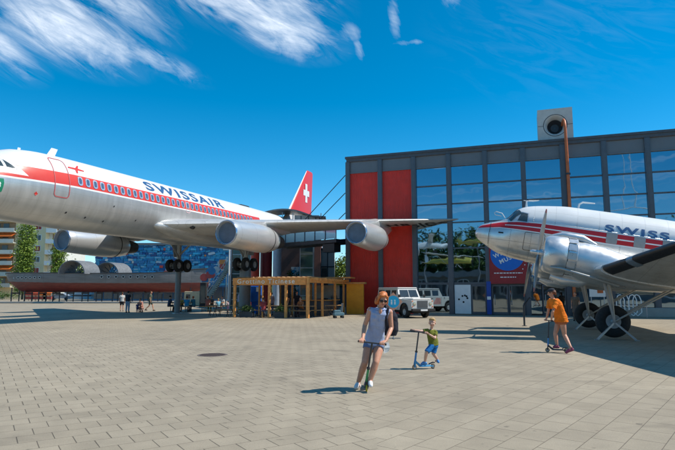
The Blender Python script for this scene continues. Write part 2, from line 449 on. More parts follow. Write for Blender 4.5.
for x, z in ((-1.1, 4.0), (1.15, 3.6), (1.0, 3.3)): mb.bx(cx + x, cx + x + .07, -.23, -.222, z, z + .07)
mb.build('small_print', m_wt, bn)
# blue totem flag at the entrance
tb = thing('blue_pillar_banner', 'tall narrow blue pillar banner with a white patch beside the entrance doors', 'banner', (FX, FY, 0), FA)
mb = MB(); mb.bx(4 * BW - .16, 4 * BW + .16, -.24, -.15, .05, 2.45); mb.build('cloth', mat('flag_blue', (.01, .06, .32), .6), tb)
mb = MB(); mb.bx(4 * BW - .13, 4 * BW + .13, -.255, -.245, 1.12, 1.35); mb.build('patch', m_wt, tb)
# ventilation outlet on the roof
rv = thing('rooftop_outlet', 'pale concrete cube with a round dark opening on the hall roof', 'ventilation outlet', (FX, FY, 0), FA)
bx0, bz0, hw = 5.88 * BW, 12.80, 1.22
cc = (bx0, bz0 + 1.3)
m_pale = mat('pale_concrete', (.50, .49, .46), .8, var=.08, bump=.002)
mb = MB(); nseg = 32
sq = []
for i in range(nseg):
    a = 2 * math.pi * i / nseg + math.pi / 4; c_, s_ = math.cos(a), math.sin(a); k = 1 / max(abs(c_), abs(s_)); sq.append((c_ * k * hw, s_ * k * 1.29))
def ringp(r, y): return [Vector((cc[0] + r * math.cos(2 * math.pi * i / nseg + math.pi / 4), y, cc[1] + r * math.sin(2 * math.pi * i / nseg + math.pi / 4))) for i in range(nseg)]
mb.loft([[Vector((cc[0] + x, 2.9, cc[1] + z)) for x, z in sq], [Vector((cc[0] + x, .75, cc[1] + z)) for x, z in sq]], 0, False, False)
mb.loft([[Vector((cc[0] + x, .75, cc[1] + z)) for x, z in sq], ringp(.86, .75)], 0, False, False)
mb.loft([ringp(.86, .75), ringp(.83, .80), ringp(.80, .75)], 0, False, True)
mb.loft([ringp(.80, .75), ringp(.70, .80), ringp(.55, 1.25)], 0, False, True)
mb.build('housing', m_pale, rv)
mb = MB(); mb.loft([ringp(.56, 1.24), ringp(.30, 1.6), ringp(.01, 1.6)], 0, False, True); mb.build('opening', m_dark, rv)
mb = MB(); mb.loft([ringp(.845, .742), ringp(.815, .742)], 0, False, False); mb.bx(cc[0] - hw, cc[0] - .86, .74, .752, cc[1] - .02, cc[1] + .01); mb.bx(cc[0] + .86, cc[0] + hw, .74, .752, cc[1] - .02, cc[1] + .01)
mb.build('joint', m_dark, rv)
# orange pole in front of the facade
op = thing('orange_pole', 'tall rust orange pipe rising in front of the glass facade to the rooftop outlet', 'pole', (FX, FY, 0), FA)
m_or = mat('orange_pipe', (.50, .12, .03), .45, .1, var=.15)
xo = 6 * BW + .28
mb = MB(); mb.tube([(xo, -.55, 0), (xo, -.55, 11), (xo - .02, -.5, 13.4), (xo - .05, -.40, 14.0), (xo - .08, -.1, 14.2), (xo - .1, .6, 14.22), (xo - .1, 1.3, 14.2)], [.115, .115, .10, .10, .10, .09, .09], 12)
mb.build('pipe', m_or, op)
mb = MB(); mb.lathe((xo, -.55, 10.0), (0, 0, 1), [(0, .14), (0, .17), (.12, .17), (.12, .14)], 12); mb.lathe((xo, -.55, 0.0), (0, 0, 1), [(0, .26), (.04, .26), (.04, .14)], 12)
mb.build('collar', m_dark, op)
# ================================================================== AIRCRAFT helpers
def interp(tab, s):
    """smooth (hermite) interpolation in a table of (s, a, b, c...)"""
    if s <= tab[0][0]: return tab[0][1:]
    if s >= tab[-1][0]: return tab[-1][1:]
    for i in range(len(tab) - 1):
        if tab[i][0] <= s <= tab[i + 1][0]: break
    p0, p1 = tab[i], tab[i + 1]; h = p1[0] - p0[0]; t = (s - p0[0]) / h; r = []
    for k in range(1, len(p0)):
        d = (p1[k] - p0[k]) / h
        dl = (p0[k] - tab[i - 1][k]) / (p0[0] - tab[i - 1][0]) if i > 0 else d
        dr = (tab[i + 2][k] - p1[k]) / (tab[i + 2][0] - p1[0]) if i < len(tab) - 2 else d
        m0 = 0 if dl * d <= 0 else 2 * dl * d / (dl + d); m1 = 0 if dr * d <= 0 else 2 * dr * d / (dr + d)
        if i == 0: m0 = d
        t2, t3 = t * t, t * t * t
        r.append((2 * t3 - 3 * t2 + 1) * p0[k] + (t3 - 2 * t2 + t) * h * m0 + (-2 * t3 + 3 * t2) * p1[k] + (t3 - t2) * h * m1)
    return r
class Fus:
    """s aft of the nose, z up, side +1 = port.  local frame: x = -s, y = port, z = up"""
    def __init__(s, tab, p=2.): s.tab = tab; s.p = p
    def sec(s, q): t, b, w_ = interp(s.tab, q); return (t + b) / 2, (t - b) / 2, w_
    def ring(s, q, n):
        c, h, w_ = s.sec(q); r = []
        for i in range(n):
            a = 2 * math.pi * i / n; cs, sn = math.cos(a), math.sin(a)
            r.append(Vector((-q, math.copysign(abs(cs) ** (2 / s.p), cs) * w_, c + math.copysign(abs(sn) ** (2 / s.p), sn) * h)))
        return r
    def pt(s, q, z, side=1, out=.0):
        c, h, w_ = s.sec(q); t = max(-.999, min(.999, (z - c) / h)); y = w_ * (1 - abs(t) ** s.p) ** (1 / s.p)
        nz = t / h; ny = (y / w_) / w_; l = math.hypot(nz, ny) or 1
        return Vector((-q, side * (y + out * ny / l), z + out * nz / l))
    def loft(s, mb, s0, s1, step, n=48, m=0):
        k = max(2, int((s1 - s0) / step)); qs = []
        for i in range(k + 1):
            t = i / k; qs.append(s0 + (s1 - s0) * t)
        if s0 <= s.tab[0][0] + 1e-6: qs = [s0, s0 + .02, s0 + .06, s0 + .12, s0 + .2, s0 + .3] + [q for q in qs if q > s0 + .38]
        mb.loft([s.ring(q, n) for q in qs], m, True, True)
def foil(n=14):
    pts = []
    for i in range(n + 1):
        x = .5 * (1 - math.cos(math.pi * i / n)); y = 5 * (.2969 * math.sqrt(x) - .126 * x - .3516 * x * x + .2843 * x ** 3 - .1036 * x ** 4); pts.append((x, y))
    up = pts; lo = [(x, -.75 * y) for x, y in pts]
    return [(x, y) for x, y in reversed(up)] + lo[1:-1]
def wing_loft(mb, secs, m=0, vertical=False, side=1):
    rings = []
    for y, s_, z, ch, t in secs:
        if vertical: rings.append([Vector((-(s_ + x * ch), side * 0 + yy * t * ch, z)) for x, yy in foil()])
        else: rings.append([Vector((-(s_ + x * ch), side * y, z + yy * t * ch)) for x, yy in foil()])
    mb.loft(rings, m, True, True)
def lines(n, q, pitch, wdt): return ((q / pitch).frac()).lt(wdt / pitch)

# ================================================================== CONVAIR airliner on pylons
hA, pA = 4.3515, -0.009855
def airframe(O, h, p):
    f = Vector((math.cos(h) * math.cos(p), math.sin(h) * math.cos(p), math.sin(p))); pt = Vector((-math.sin(h), math.cos(h), 0)); u = f.cross(pt)
    return Matrix(((f.x, pt.x, u.x, O[0]), (f.y, pt.y, u.y, O[1]), (f.z, pt.z, u.z, O[2]), (0, 0, 0, 1)))
MA = airframe((-17.263, 21.776, 6.656), hA, pA)
baseA = Vector((-21.4, 0, -6.4))
def cv_extra(n, co, c, p):
    x, y, z = n.xyz(co); s = x * -1.0
    zb = n.pw(s, [(2.4, .19), (3.4, .20), (6.5, .31), (12, .33), (25, .40)]); zt = n.pw(s, [(2.4, .34), (3.4, .80), (6.5, .92), (12, .95), (25, 1.0)])
    band = z.gt(zb) * z.lt(zt)
    wedge = (s.gt((z * -1 + .8) * 1.2 + 3.36)).max(z.lt(.34))
    fade = n.ramp(n.noise(co, 1.6, 4), .42, .6) * n.ramp(s, 3.6, 5.2, 1, 0)
    red = n.mix(fade * .22, (.66, .045, .025), (.70, .16, .12))
    white = n.mix(n.ramp(n.noise(n.comb(x * .6, y, z * 3), 1.4, 4), .3, .7), (.80, .79, .76), (.74, .73, .70))
    streak = n.ramp(n.noise(n.comb(x * 2.2, y * .3, z * .3), 1.5, 4), .35, .7) * n.ramp(n.noise(co, .8, 5, .65), .3, .6, .3, 1.)
    grey = n.mix(streak, (.46, .46, .445), (.58, .575, .56))
    pan = (lines(n, s, 1.52, .022).max(lines(n, z + 10., .62, .014))) * z.lt(zb - .1)
    grey = n.mix(pan * .22, grey, (.2, .2, .2))
    white = n.mix(lines(n, s, 3.04, .02) * .22, white, (.4, .4, .4))
    up = z.gt(zb - .085)
    col = n.mix(up, grey, white)
    col = n.mix(band * wedge * s.lt(26), col, red)
    n.put(p.inputs['Metallic'], up * -.5 + .5)
    b = n.node('ShaderNodeBump'); b.inputs['Distance'].default_value = .012
    n.put(b.inputs['Height'], n.noise(n.comb(x, y * 1.3, z * 1.3), 1.6, 3, .5) * .35); n.link(b.outputs[0], p.inputs['Normal'])
    return col
m_cv = mat('airliner_livery', rough=.34, var=.0, extra=cv_extra, coat=.15)
def metal_extra(n, co, c, p):
    x, y, z = n.xyz(co)
    pan = lines(n, x + 90, 1.1, .02).max(lines(n, y + 90., .9, .016))
    st = n.ramp(n.noise(n.comb(x * .5, y * 3, z * 3), 1.5, 5, .6), .3, .72)
    return n.mix(pan * .5, n.mix(st, (.50, .495, .475), (.62, .615, .59)), (.22, .21, .2))
m_wing = mat('wing_metal', rough=.42, metal=.35, var=.0, extra=metal_extra)
def nac_extra(n, co, c, p):
    x, y, z = n.xyz(co)
    st = n.ramp(n.noise(n.comb(x * .4, y * 2, z * 2), 1.5, 5, .6), .3, .72)
    return n.mix(lines(n, x + 90.3, 1.7, .03) * .4, n.mix(st, (.62, .62, .60), (.72, .72, .70)), (.3, .3, .3))
m_nac = mat('nacelle_metal', rough=.30, metal=.55, var=.0, extra=nac_extra)
m_intake = mat('intake_cover', (.13, .17, .22), .55, .2, var=.15, vscale=2)
m_exh = mat('exhaust_metal', (.07, .065, .06), .5, .6, var=.3)
m_navy = mat('navy_lettering', (.012, .085, .22), .45, var=0)
m_redp = mat('red_paint', (.62, .03, .02), .4, var=.04)
m_win = mat('cabin_pane', (.07, .12, .20), .12, var=0)
m_alu = mat('aluminium', (.70, .70, .69), .3, .7, var=.05)
cv = thing('jet_airliner', 'white and red four engined jet airliner mounted on columns above the plaza', 'airliner', matrix=MA @ Matrix.Translation(baseA), off=-baseA)
FA_ = Fus([(0, .0, -.02, .01), (.1, .22, -.24, .23), (.4, .46, -.5, .46), (1, .72, -.85, .82), (2, 1.04, -1.28, 1.24), (2.6, 1.24, -1.42, 1.42), (3.2, 1.50, -1.53, 1.53), (4, 1.80, -1.62, 1.64), (5.5, 1.98, -1.70, 1.72), (7, 2.02, -1.74, 1.75), (9, 2.03, -1.76, 1.75),
           (26, 2.04, -1.76, 1.75), (30, 2.02, -1.3, 1.58), (34, 1.95, -.4, 1.2), (38, 1.78, .35, .72), (40, 1.6, .72, .45), (41.6, 1.38, 1.05, .12)])
mb = MB(); FA_.loft(mb, 0, 41.6, .33, 64); mb.build('fuselage', m_cv, cv)
fpt = lambda out=.008, side=1: (lambda s_, z: FA_.pt(s_, z, side, out))
# cabin windows, port side
for k in range(36):
    s_ = 6.834 + .504 * k
    if s_ > 24.6: break
    mb = MB(); a = rrect(s_, .63, .31, .47, .13, 3); b = rrect(s_, .63, .19, .32, .08, 3)
    pa = [FA_.pt(x, z, 1, .006) for x, z in a]; pb = [FA_.pt(x, z, 1, .018) for x, z in b]; pc = [FA_.pt(x, z, 1, .008) for x, z in b]; nn = len(a)
    mb.loft([pa, [FA_.pt(x, z, 1, .018) for x, z in a], pb, pc], 0, False, False); mb.add(pc, [list(range(nn))], 1)
    mb.build('cabin_window', [m_alu, m_win], cv)
# cockpit glazing
m_ckw = mat('cockpit_pane', (.05, .07, .075), .08, var=0, spec=.8)
def surf_quad(F, pts, name, m, parent, side=1, out=.012, step=.12, **kw): return decal(poly_bm(pts), lambda u, v: F.pt(u, v, side, out), name, m, parent, step, **kw)
for side in (1, -1):
    for pts in ([(2.95, .98), (2.98, .62), (3.42, .58)], [(2.30, 1.0), (2.36, .60), (2.86, .62), (2.83, 1.02)], [(1.75, .83), (1.85, .56), (2.24, .60), (2.18, .96)]):
        cxs = sum(p[0] for p in pts) / len(pts); czs = sum(p[1] for p in pts) / len(pts)
        big = [(cxs + (x - cxs) * 1.22, czs + (z - czs) * 1.22) for x, z in pts]
        surf_quad(FA_, big, 'window_frame', m_white, cv, side, .010)
        surf_quad(FA_, pts, 'cockpit_window', m_ckw, cv, side, .018)
# doors: outlined in pale red, open outline ribbons
def ribbon(F, path, wd, name, m, parent, side=1, out=.014):
    mb = MB(); n_ = len(path); ra, rb = [], []
    for i, (u, v) in enumerate(path):
        a = path[max(i - 1, 0)]; b = path[min(i + 1, n_ - 1)]
        if path[0] == path[-1] and i in (0, n_ - 1): a, b = path[-2], path[1]
        dx_, dz_ = b[0] - a[0], b[1] - a[1]; l = math.hypot(dx_, dz_) or 1; nx_, nz_ = -dz_ / l * wd / 2, dx_ / l * wd / 2
        ra.append(F.pt(u + nx_, v + nz_, side, out)); rb.append(F.pt(u - nx_, v - nz_, side, out))
    vs = ra + rb; mb.add(vs, [[i, i + 1, n_ + i + 1, n_ + i] for i in range(n_ - 1)])
    return mb.build(name, m, parent)
def dense(pts, st=.08):
    r = []
    for a, b in zip(pts, pts[1:]):
        k = max(1, int(math.hypot(b[0] - a[0], b[1] - a[1]) / st))
        r += [(a[0] + (b[0] - a[0]) * i / k, a[1] + (b[1] - a[1]) * i / k) for i in range(k)]
    return r + [pts[-1]]
m_dl = mat('door_outline', (.50, .10, .10), .5, var=0); m_dl2 = mat('door_outline_pale', (.78, .5, .5), .5, var=0)
dr = rrect(5.72, .62, .86, 1.98, .16, 4); dr = dense(dr + [dr[0]])
ribbon(FA_, [p for p in dr], .045, 'door', m_dl, cv)
for s0, s1, z0, z1 in ((15.72, 16.12, .14, 1.02),):
    d2 = rrect((s0 + s1) / 2, (z0 + z1) / 2, s1 - s0, z1 - z0, .1, 4); ribbon(FA_, dense(d2 + [d2[0]]), .035, 'emergency_exit', m_dl2, cv)
# registration-size markings
decal(text_bm('SWISSAIR', .78, .022, 1., 0, (8.7, .60)), lambda u, v: FA_.pt(16.42 + u, 1.36 + v, 1, .012), 'lettering', m_navy, cv, .12)
bm = poly_bm([(-.62, .05), (-.12, .07), (.02, .30), (.12, .30), (.07, .07), (.52, .02), (.52, -.06), (.07, -.07), (.12, -.30), (.02, -.30), (-.12, -.07), (-.62, -.05)])
decal(bm, lambda u, v: FA_.pt(6.85 + u * .9 + v * .5, 1.28 + v * .8, 1, .012), 'emblem', m_redp, cv, .12)
m_grn = mat('badge_green', (.0, .22, .11), .5, var=0)
bm = poly_bm([(-.30, .30), (.26, .30), (.29, .1), (.26, -.28), (.1, -.38), (-.30, -.38)]); bd = decal(bm, lambda u, v: FA_.pt(2.52 + u, -.27 + v, 1, .012), 'badge', m_grn, cv, .12)
decal(text_bm('8', .34, .02, 1.3), lambda u, v: FA_.pt(2.56 + u, -.28 + v, 1, .02), 'badge_mark', m_white, bd, .12)
decal(text_bm('+', .28, .02), lambda u, v: FA_.pt(4.35 + u, -.42 + v, 1, .012), 'stencil', m_redp, cv, .12)
for s_, z_ in ((9.2, -.4), (11.2, -.95), (6.3, -1.1), (7.6, -1.2), (8.9, -1.25)):
    decal(poly_bm([(0, 0), (.09, .02), (.10, .10), (.02, .09)]), lambda u, v: FA_.pt(s_ + u, z_ + v, 1, .012), 'vent', m_black, cv)
# antennas on the crown
mb = MB(); mb.loft([[Vector((-(6.15 + a), b, 1.98)) for a, b in ((0, 0), (.22, .03), (.5, 0), (.22, -.03))], [Vector((-(6.45 + a * .8), b * .6, 2.46)) for a, b in ((0, 0), (.22, .03), (.5, 0), (.22, -.03))]], 0, True, False)
mb.build('blade_antenna', m_white, cv)
mb = MB(); mb.loft([[Vector((-(4.5 + a), b, 1.86)) for a, b in ((0, 0), (.08, .02), (.16, 0), (.08, -.02))], [Vector((-(4.52 + a), b, 2.02)) for a, b in ((0, 0), (.08, .02), (.16, 0), (.08, -.02))]], 0, True, False)
mb.build('blade_antenna', m_white, cv)
mb = MB(); mb.bx(-26.6, -25.2, -.3, .3, 2.0, 2.13, bev=.05); mb.build('dorsal_fairing', m_exh, cv)
# wings
WS = [(1.0, 12.7, -.95, 11.3, .115), (2.2, 13.9, -.86, 10.1, .115), (6.4, 17.55, -.56, 6.9, .10), (9.5, 20.25, -.33, 5.65, .095), (12.66, 23.05, -.10, 4.55, .09), (16, 26.0, .15, 3.35, .09), (18.0, 27.75, .31, 2.65, .085), (18.29, 28.3, .33, 1.7, .05)]
def wsec(y):
    return interp([(a, b, c, d, e) for a, b, c, d, e in WS], y)
def wlow(y, s_, off=.012):
    le, z, ch, t = wsec(y); x = max(0, min(1, (s_ - le) / ch)); yy = 5 * (.2969 * math.sqrt(x) - .126 * x - .3516 * x * x + .2843 * x ** 3 - .1036 * x ** 4)
    return z - .75 * yy * t * ch - off
for side in (1, -1):
    mb = MB(); wing_loft(mb, WS, side=side); mb.build('wing', m_wing, cv)
    # root fairing: big pale glove at the leading edge
    mb = MB(); rings = []
    for s_, w_, h_ in ((13.0, .05, .08), (13.2, .26, .20), (13.7, .55, .32), (14.8, .90, .52), (16.8, 1.1, .68), (19, 1.1, .75), (22, .8, .6), (24.4, .3, .3)):
        rings.append(superring(Vector((-s_, side * 1.35, -.98)), Vector((0, 1, 0)), Vector((0, 0, 1)), w_, h_, 20, 2.2))
    mb.loft(rings, 0, True, True); mb.build('wing_root_fairing', m_cv2 if False else m_wing, cv)
    for y0, s0, z0, L0 in ((6.4, 13.25, -1.62, 1.0), (12.66, 18.7 + (.5 if side < 0 else 0), -1.36 + (.22 if side < 0 else 0), .92)):
        prof = [(0.0, .66), (-.05, .69), (.0, .725), (.12, .765), (.5, .81), (1.4, .85), (2.6, .90), (3.8, .93), (4.6, .90), (5.2, .82), (5.75, .70), (5.8, .66), (5.6, .6)]
        mb = MB(); mb.lathe((-s0, side * y0, z0), (-1, 0, -.01), [(.35, .62), (.1, .64)] + [(t * L0, r) for t, r in prof[0:1]] + [(t * L0, r) for t, r in prof[2:]], 40)
        en = mb.build('engine_nacelle', m_nac, cv)
        mb = MB(); mb.lathe((-s0, side * y0, z0), (-1, 0, -.01), [(.20, .655), (.21, .3), (.2, 0)], 32); mb.build('intake_cover', m_intake, en)
        mb = MB(); mb.lathe((-s0, side * y0, z0), (-1, 0, -.01), [(-.012, .665), (-.03, .70), (-.0, .735), (.06, .75)], 40); mb.build('intake_lip', mat('lip_metal', (.35, .42, .52), .25, .9, var=0), en)
        mb = MB(); mb.lathe((-s0, side * y0, z0), (-1, 0, -.01), [(5.3 * L0, .62), (5.9 * L0, .60), (6.5 * L0, .50), (7.0 * L0, .42), (7.02 * L0, .34), (6.9 * L0, .3), (7.4 * L0, .05)], 28); mb.build('exhaust', m_exh, en)
        mb = MB(); mb.lathe((-s0, side * y0, z0), (-1, 0, -.01), [(4.62 * L0, .905), (4.64 * L0, .915), (4.70 * L0, .912), (4.72 * L0, .89)], 40); mb.build('nacelle_band', m_exh, en)
        le, zw, ch, t = wsec(y0)
        mb = MB(); rings = []
        for s_, zt_, zb_, w_ in ((s0 + 1.0, z0 + .86, z0 + .6, .03), (s0 + 2.2, (z0 + .9) * .5 + (zw + .02) * .5, z0 + .6, .16), (le + .1, zw + .16, z0 + .6, .24), (le + 1.4, zw + .1, z0 + .5, .26), (le + 3.0, zw + .0, z0 + .45, .2), (le + 4.4, zw - .1, zw - .35, .04)):
            rings.append(superring(Vector((-s_, side * y0, (zt_ + zb_) / 2)), Vector((0, 1, 0)), Vector((0, 0, 1)), w_, (zt_ - zb_) / 2, 12, 3))
        mb.loft(rings, 0, True, True); mb.build('pylon', m_nac, cv)
# wing underside registration
def regmap(u, v): 
    yy = 14.95 + u; le, z, ch, t = wsec(yy); ss = le + ch * .50 - v * 1.0; return Vector((-ss, yy, wlow(yy, ss, .02)))
decal(text_bm('HB-ICC', .95, .035, 1., .2, (4.3, 1.75)), lambda u, v: regmap(u, v), 'registration', m_black, cv, .25)
mb = MB(); mb.tube([(-14.9, 2.9, -.98), (-14.7, 2.92, -.99)], [.16, .13], 16); mb.build('landing_light', m_exh, cv)
# tail
m_fin = mat('fin_paint', rough=.38, var=0, extra=lambda n, co, c, p: (lambda X: n.mix(X[2].gt(2.75) * (X[0] * -1).gt(X[2] * .905 + 32.28 + .0), (.72, .71, .68), (.66, .03, .02)))(n.xyz(co)))
FS = [(0, 33.2, 1.7, 7.6, .10), (0, 34.5, 2.6, 6.1, .10), (0, 39.25, 7.75, 1.78, .09), (0, 39.5, 7.92, 1.35, .05)]
mb = MB(); wing_loft(mb, FS, vertical=True); fin = mb.build('tail_fin', m_fin, cv)
for sd_ in (1, -1):
    bm = poly_bm([(-a, b) for a, b in ((.22, .78), (.22, .24), (.66, .24), (.66, -.24), (.22, -.24), (.22, -.78), (-.22, -.78), (-.22, -.24), (-.66, -.24), (-.66, .24), (-.22, .24), (-.22, .78))])
    decal(bm, lambda u, v: Vector((-(38.85 + u * 1.15), sd_ * (.215 - abs(v) * .01), 5.25 + v * 1.3)), 'white_cross', m_white, fin)
for side in (1, -1):
    mb = MB(); wing_loft(mb, [(.2, 36.0, 1.35, 4.2, .09), (5.9, 39.4, 1.75, 1.6, .08)], side=side); mb.build('tailplane', m_wing, cv)
# landing gear: four wheel bogies
m_strut = mat('strut_paint', (.40, .40, .38), .45, .5, var=.1)
m_hub = mat('wheel_hub', (.42, .42, .42), .5, .4)
def bogie(side):
    c = Vector((-21.4, side * 3.0, -3.15))
    mb = MB(); mb.tube([c + Vector((0, side * .0, 2.0)), c + Vector((0, 0, .9)), c], [.2, .19, .15], 12); mb.bar(c + Vector((-.66, 0, 0)), c + Vector((.66, 0, 0)), .16, .2)
    mb.cyl(c + Vector((.0, -side * .1, .5)), c + Vector((1.5, -side * .2, 1.9)), .07); mb.cyl(c + Vector((0, 0, .8)), c + Vector((0, -side * 1.3, 1.9)), .08)
    mb.bar(c + Vector((-.2, side * .3, .7)), c + Vector((-.2, side * .5, 2.0)), .9, .04, up=(0, 1, 0))
    for dx_ in (-.58, .58): mb.cyl(c + Vector((dx_, -.42, 0)), c + Vector((dx_, .42, 0)), .07)
    gr = mb.build('landing_gear_leg', m_strut, cv)
    for dx_ in (-.58, .58):
        for dy_ in (-.36, .36):
            mb = MB(); q = c + Vector((dx_, dy_, 0))
            mb.lathe(q + Vector((0, -.15, 0)), (0, 1, 0), [(.04, .24), (.0, .30), (.0, .42), (.05, .485), (.10, .50), (.20, .50), (.25, .485), (.30, .42), (.30, .30), (.26, .24)], 28, 0)
            mb.lathe(q + Vector((0, -.11, 0)), (0, 1, 0), [(0.02, 0), (-.02, .08), (-.02, .12), (.03, .14), (.0, .25), (.22, .25), (.19, .14), (.24, .12), (.24, .08), (.2, 0)], 20, 1)
            mb.build('wheel', [m_black, m_hub], gr)
bogie(1); bogie(-1)
c = Vector((-3.3, 0, -3.25)); mb = MB(); mb.tube([c + Vector((-.2, 0, 2.0)), c], [.14, .1], 12); mb.cyl(c + Vector((0, -.35, 0)), c + Vector((0, .35, 0)), .05); ng = mb.build('landing_gear_leg', m_strut, cv)
for dy_ in (-.24, .24):
    mb = MB(); mb.lathe(c + Vector((0, dy_ - .1, 0)), (0, 1, 0), [(.0, .18), (.0, .3), (.05, .36), (.15, .36), (.2, .3), (.2, .18)], 24, 0); mb.lathe(c + Vector((0, dy_ - .08, 0)), (0, 1, 0), [(0, 0), (0, .19), (.16, .19), (.16, 0)], 16, 1)
    mb.build('wheel', [m_black, m_hub], ng)
# supporting columns under the gear
m_col = mat('column_paint', (.20, .205, .21), .5, .2, var=.08)
for nm, s_, y_, lab in (('a', 21.4, -3, 'slim grey round column under the left hand wheel bogie of the airliner'), ('b', 21.4, 3, 'thick grey column under the right hand wheel bogie of the airliner'), ('c', 3.3, 0, 'grey column under the nose wheels of the airliner')):
    q = MA @ Vector((-s_, y_, -3.3)); col = thing('support_column', lab, 'column', (q.x, q.y, 0), hA, group='columns carrying the airliner')
    r_ = {'a': .22, 'b': .42, 'c': .2}[nm]; top = q.z - .0
    mb = MB(); mb.lathe((0, 0, 0), (0, 0, 1), [(0, r_), (top - .12, r_), (top - .1, r_ * .8), (top + .05, r_ * .8)], 24, caps=True); mb.build('shaft', m_col, col)
    mb = MB(); mb.lathe((0, 0, 0), (0, 0, 1), [(0, r_ + .18), (.04, r_ + .18), (.04, r_)], 24); mb.build('base_plate', m_steel, col)
    mb = MB(); mb.box((0, 0, top - .05), (1.3 if nm != 'c' else .4, .3, .12)); mb.build('cradle', m_col, col)
# ================================================================== propeller airliner on the right
hB, pB = 2.8573, .18707
MBm = airframe((6.074, 23.858, 4.282), hB, pB)
baseB = Vector((-5.39, 0, -3.2))
def dc_extra(n, co, c, p):
    x, y, z = n.xyz(co); s = x * -1.0
    zt = n.pw(s, [(.0, .24), (.25, .34), (1.0, .56), (1.7, .62), (2.6, .66), (9, .67), (14, .75)]); zb = n.pw(s, [(.0, .18), (.25, .22), (1.0, .32), (2.6, .30), (5, .25), (14, .35)])
    h = zt - zb; t = (z - zb) / h
    band = t.gt(0) * t.lt(1) * s.gt(.12); wl = t.gt(.44) * t.lt(.56) * s.gt(1.2)
    edge = t.gt(-.12) * t.lt(1.1)
    st = n.ramp(n.noise(n.comb(x * .9, y * 2, z * 2), 1.6, 4), .3, .7)
    metal = n.mix(st, (.60, .60, .585), (.72, .72, .70))
    pan = (lines(n, s + .17, .82, .014).max(lines(n, z + 10.08, .47, .012)))
    riv = lines(n, s + .21, .82, .05) * lines(n, z + 10.02, .09, .02)
    grime = n.ramp(n.noise(n.comb(x * 1.5, y, z * 1.2), 1.9, 6, .7), .48, .72) * n.ramp(z, -.9, .2, .55, .1)
    metal = n.mix((pan * .6).max(riv * .35), n.mix(grime, metal, (.36, .31, .25)), (.22, .22, .22))
    white = n.mix(pan * .2, n.mix(st, (.74, .73, .70), (.80, .79, .76)), (.4, .4, .4))
    col = n.mix(n.ramp(z - zt, .15, .3), metal, white)
    col = n.mix(edge, col, (.78, .78, .76)); col = n.mix(band * (wl * -1 + 1), col, (.50, .015, .02))
    n.put(p.inputs['Metallic'], (edge * -1 + 1) * n.ramp(z - zt, .15, .3, .6, .0))
    b = n.node('ShaderNodeBump'); b.inputs['Distance'].default_value = .02
    n.put(b.inputs['Height'], n.noise(n.comb(x, y, z), 2.6, 3, .5) * .2 - pan * .2); n.link(b.outputs[0], p.inputs['Normal'])
    return col
m_dc = mat('propliner_livery', rough=.30, var=0, extra=dc_extra)
def dm_extra(n, co, c, p):
    x, y, z = n.xyz(co)
    st = n.ramp(n.noise(n.comb(x * 1.2, y * 1.2, z * 2), 1.6, 4), .3, .7)
    pan = lines(n, x + 90.4, .75, .012).max(lines(n, y + 90., .8, .012))
    b = n.node('ShaderNodeBump'); b.inputs['Distance'].default_value = .02
    n.put(b.inputs['Height'], n.noise(n.comb(x, y, z), 3, 3, .5) * .12 - pan * .2); n.link(b.outputs[0], p.inputs['Normal'])
    gr = n.ramp(n.noise(n.comb(x * 2, y * .8, z), 1.6, 6, .7), .48, .75) * .5
    return n.mix(pan * .6, n.mix(gr, n.mix(st, (.58, .57, .54), (.70, .69, .66)), (.34, .30, .25)), (.2, .2, .2))
m_dm = mat('bare_aluminium', rough=.40, metal=.55, var=0, extra=dm_extra)
m_cowl = mat('polished_cowl', (.72, .72, .71), .34, .68, var=.05, vscale=2, bump=.0012, bscale=2.5)
dc = thing('propeller_airliner', 'silver twin propeller airliner with red cheat line parked at the right', 'airliner', matrix=MBm @ Matrix.Translation(baseB), off=-baseB)
FB = Fus([(0, .03, -.03, .02), (.06, .19, -.16, .18), (.25, .40, -.33, .36), (.5, .52, -.46, .52), (1.0, .69, -.72, .76), (1.25, .82, -.78, .86), (1.6, 1.24, -.84, .96), (2.0, 1.44, -.88, 1.05), (2.8, 1.58, -.92, 1.13), (3.7, 1.66, -.95, 1.17), (6, 1.66, -.97, 1.18), (9, 1.62, -.95, 1.17), (12, 1.52, -.62, 1.0), (15, 1.36, -.10, .68), (18, 1.18, .35, .35), (19.3, 1.05, .62, .08)], 2.15)
mb = MB(); FB.loft(mb, 0, 19.3, .2, 56); mb.build('fuselage', m_dc, dc)
m_gw = mat('cabin_shade', (.30, .29, .28), .35, var=.1, vscale=3)
for k in range(7):
    s_ = 5.24 + .99 * k
    for side in (1, -1):
        o = surf_quad(FB, rrect(s_, .47, .40, .42, .04, 2), 'cabin_window', m_gw, dc, side, .012)
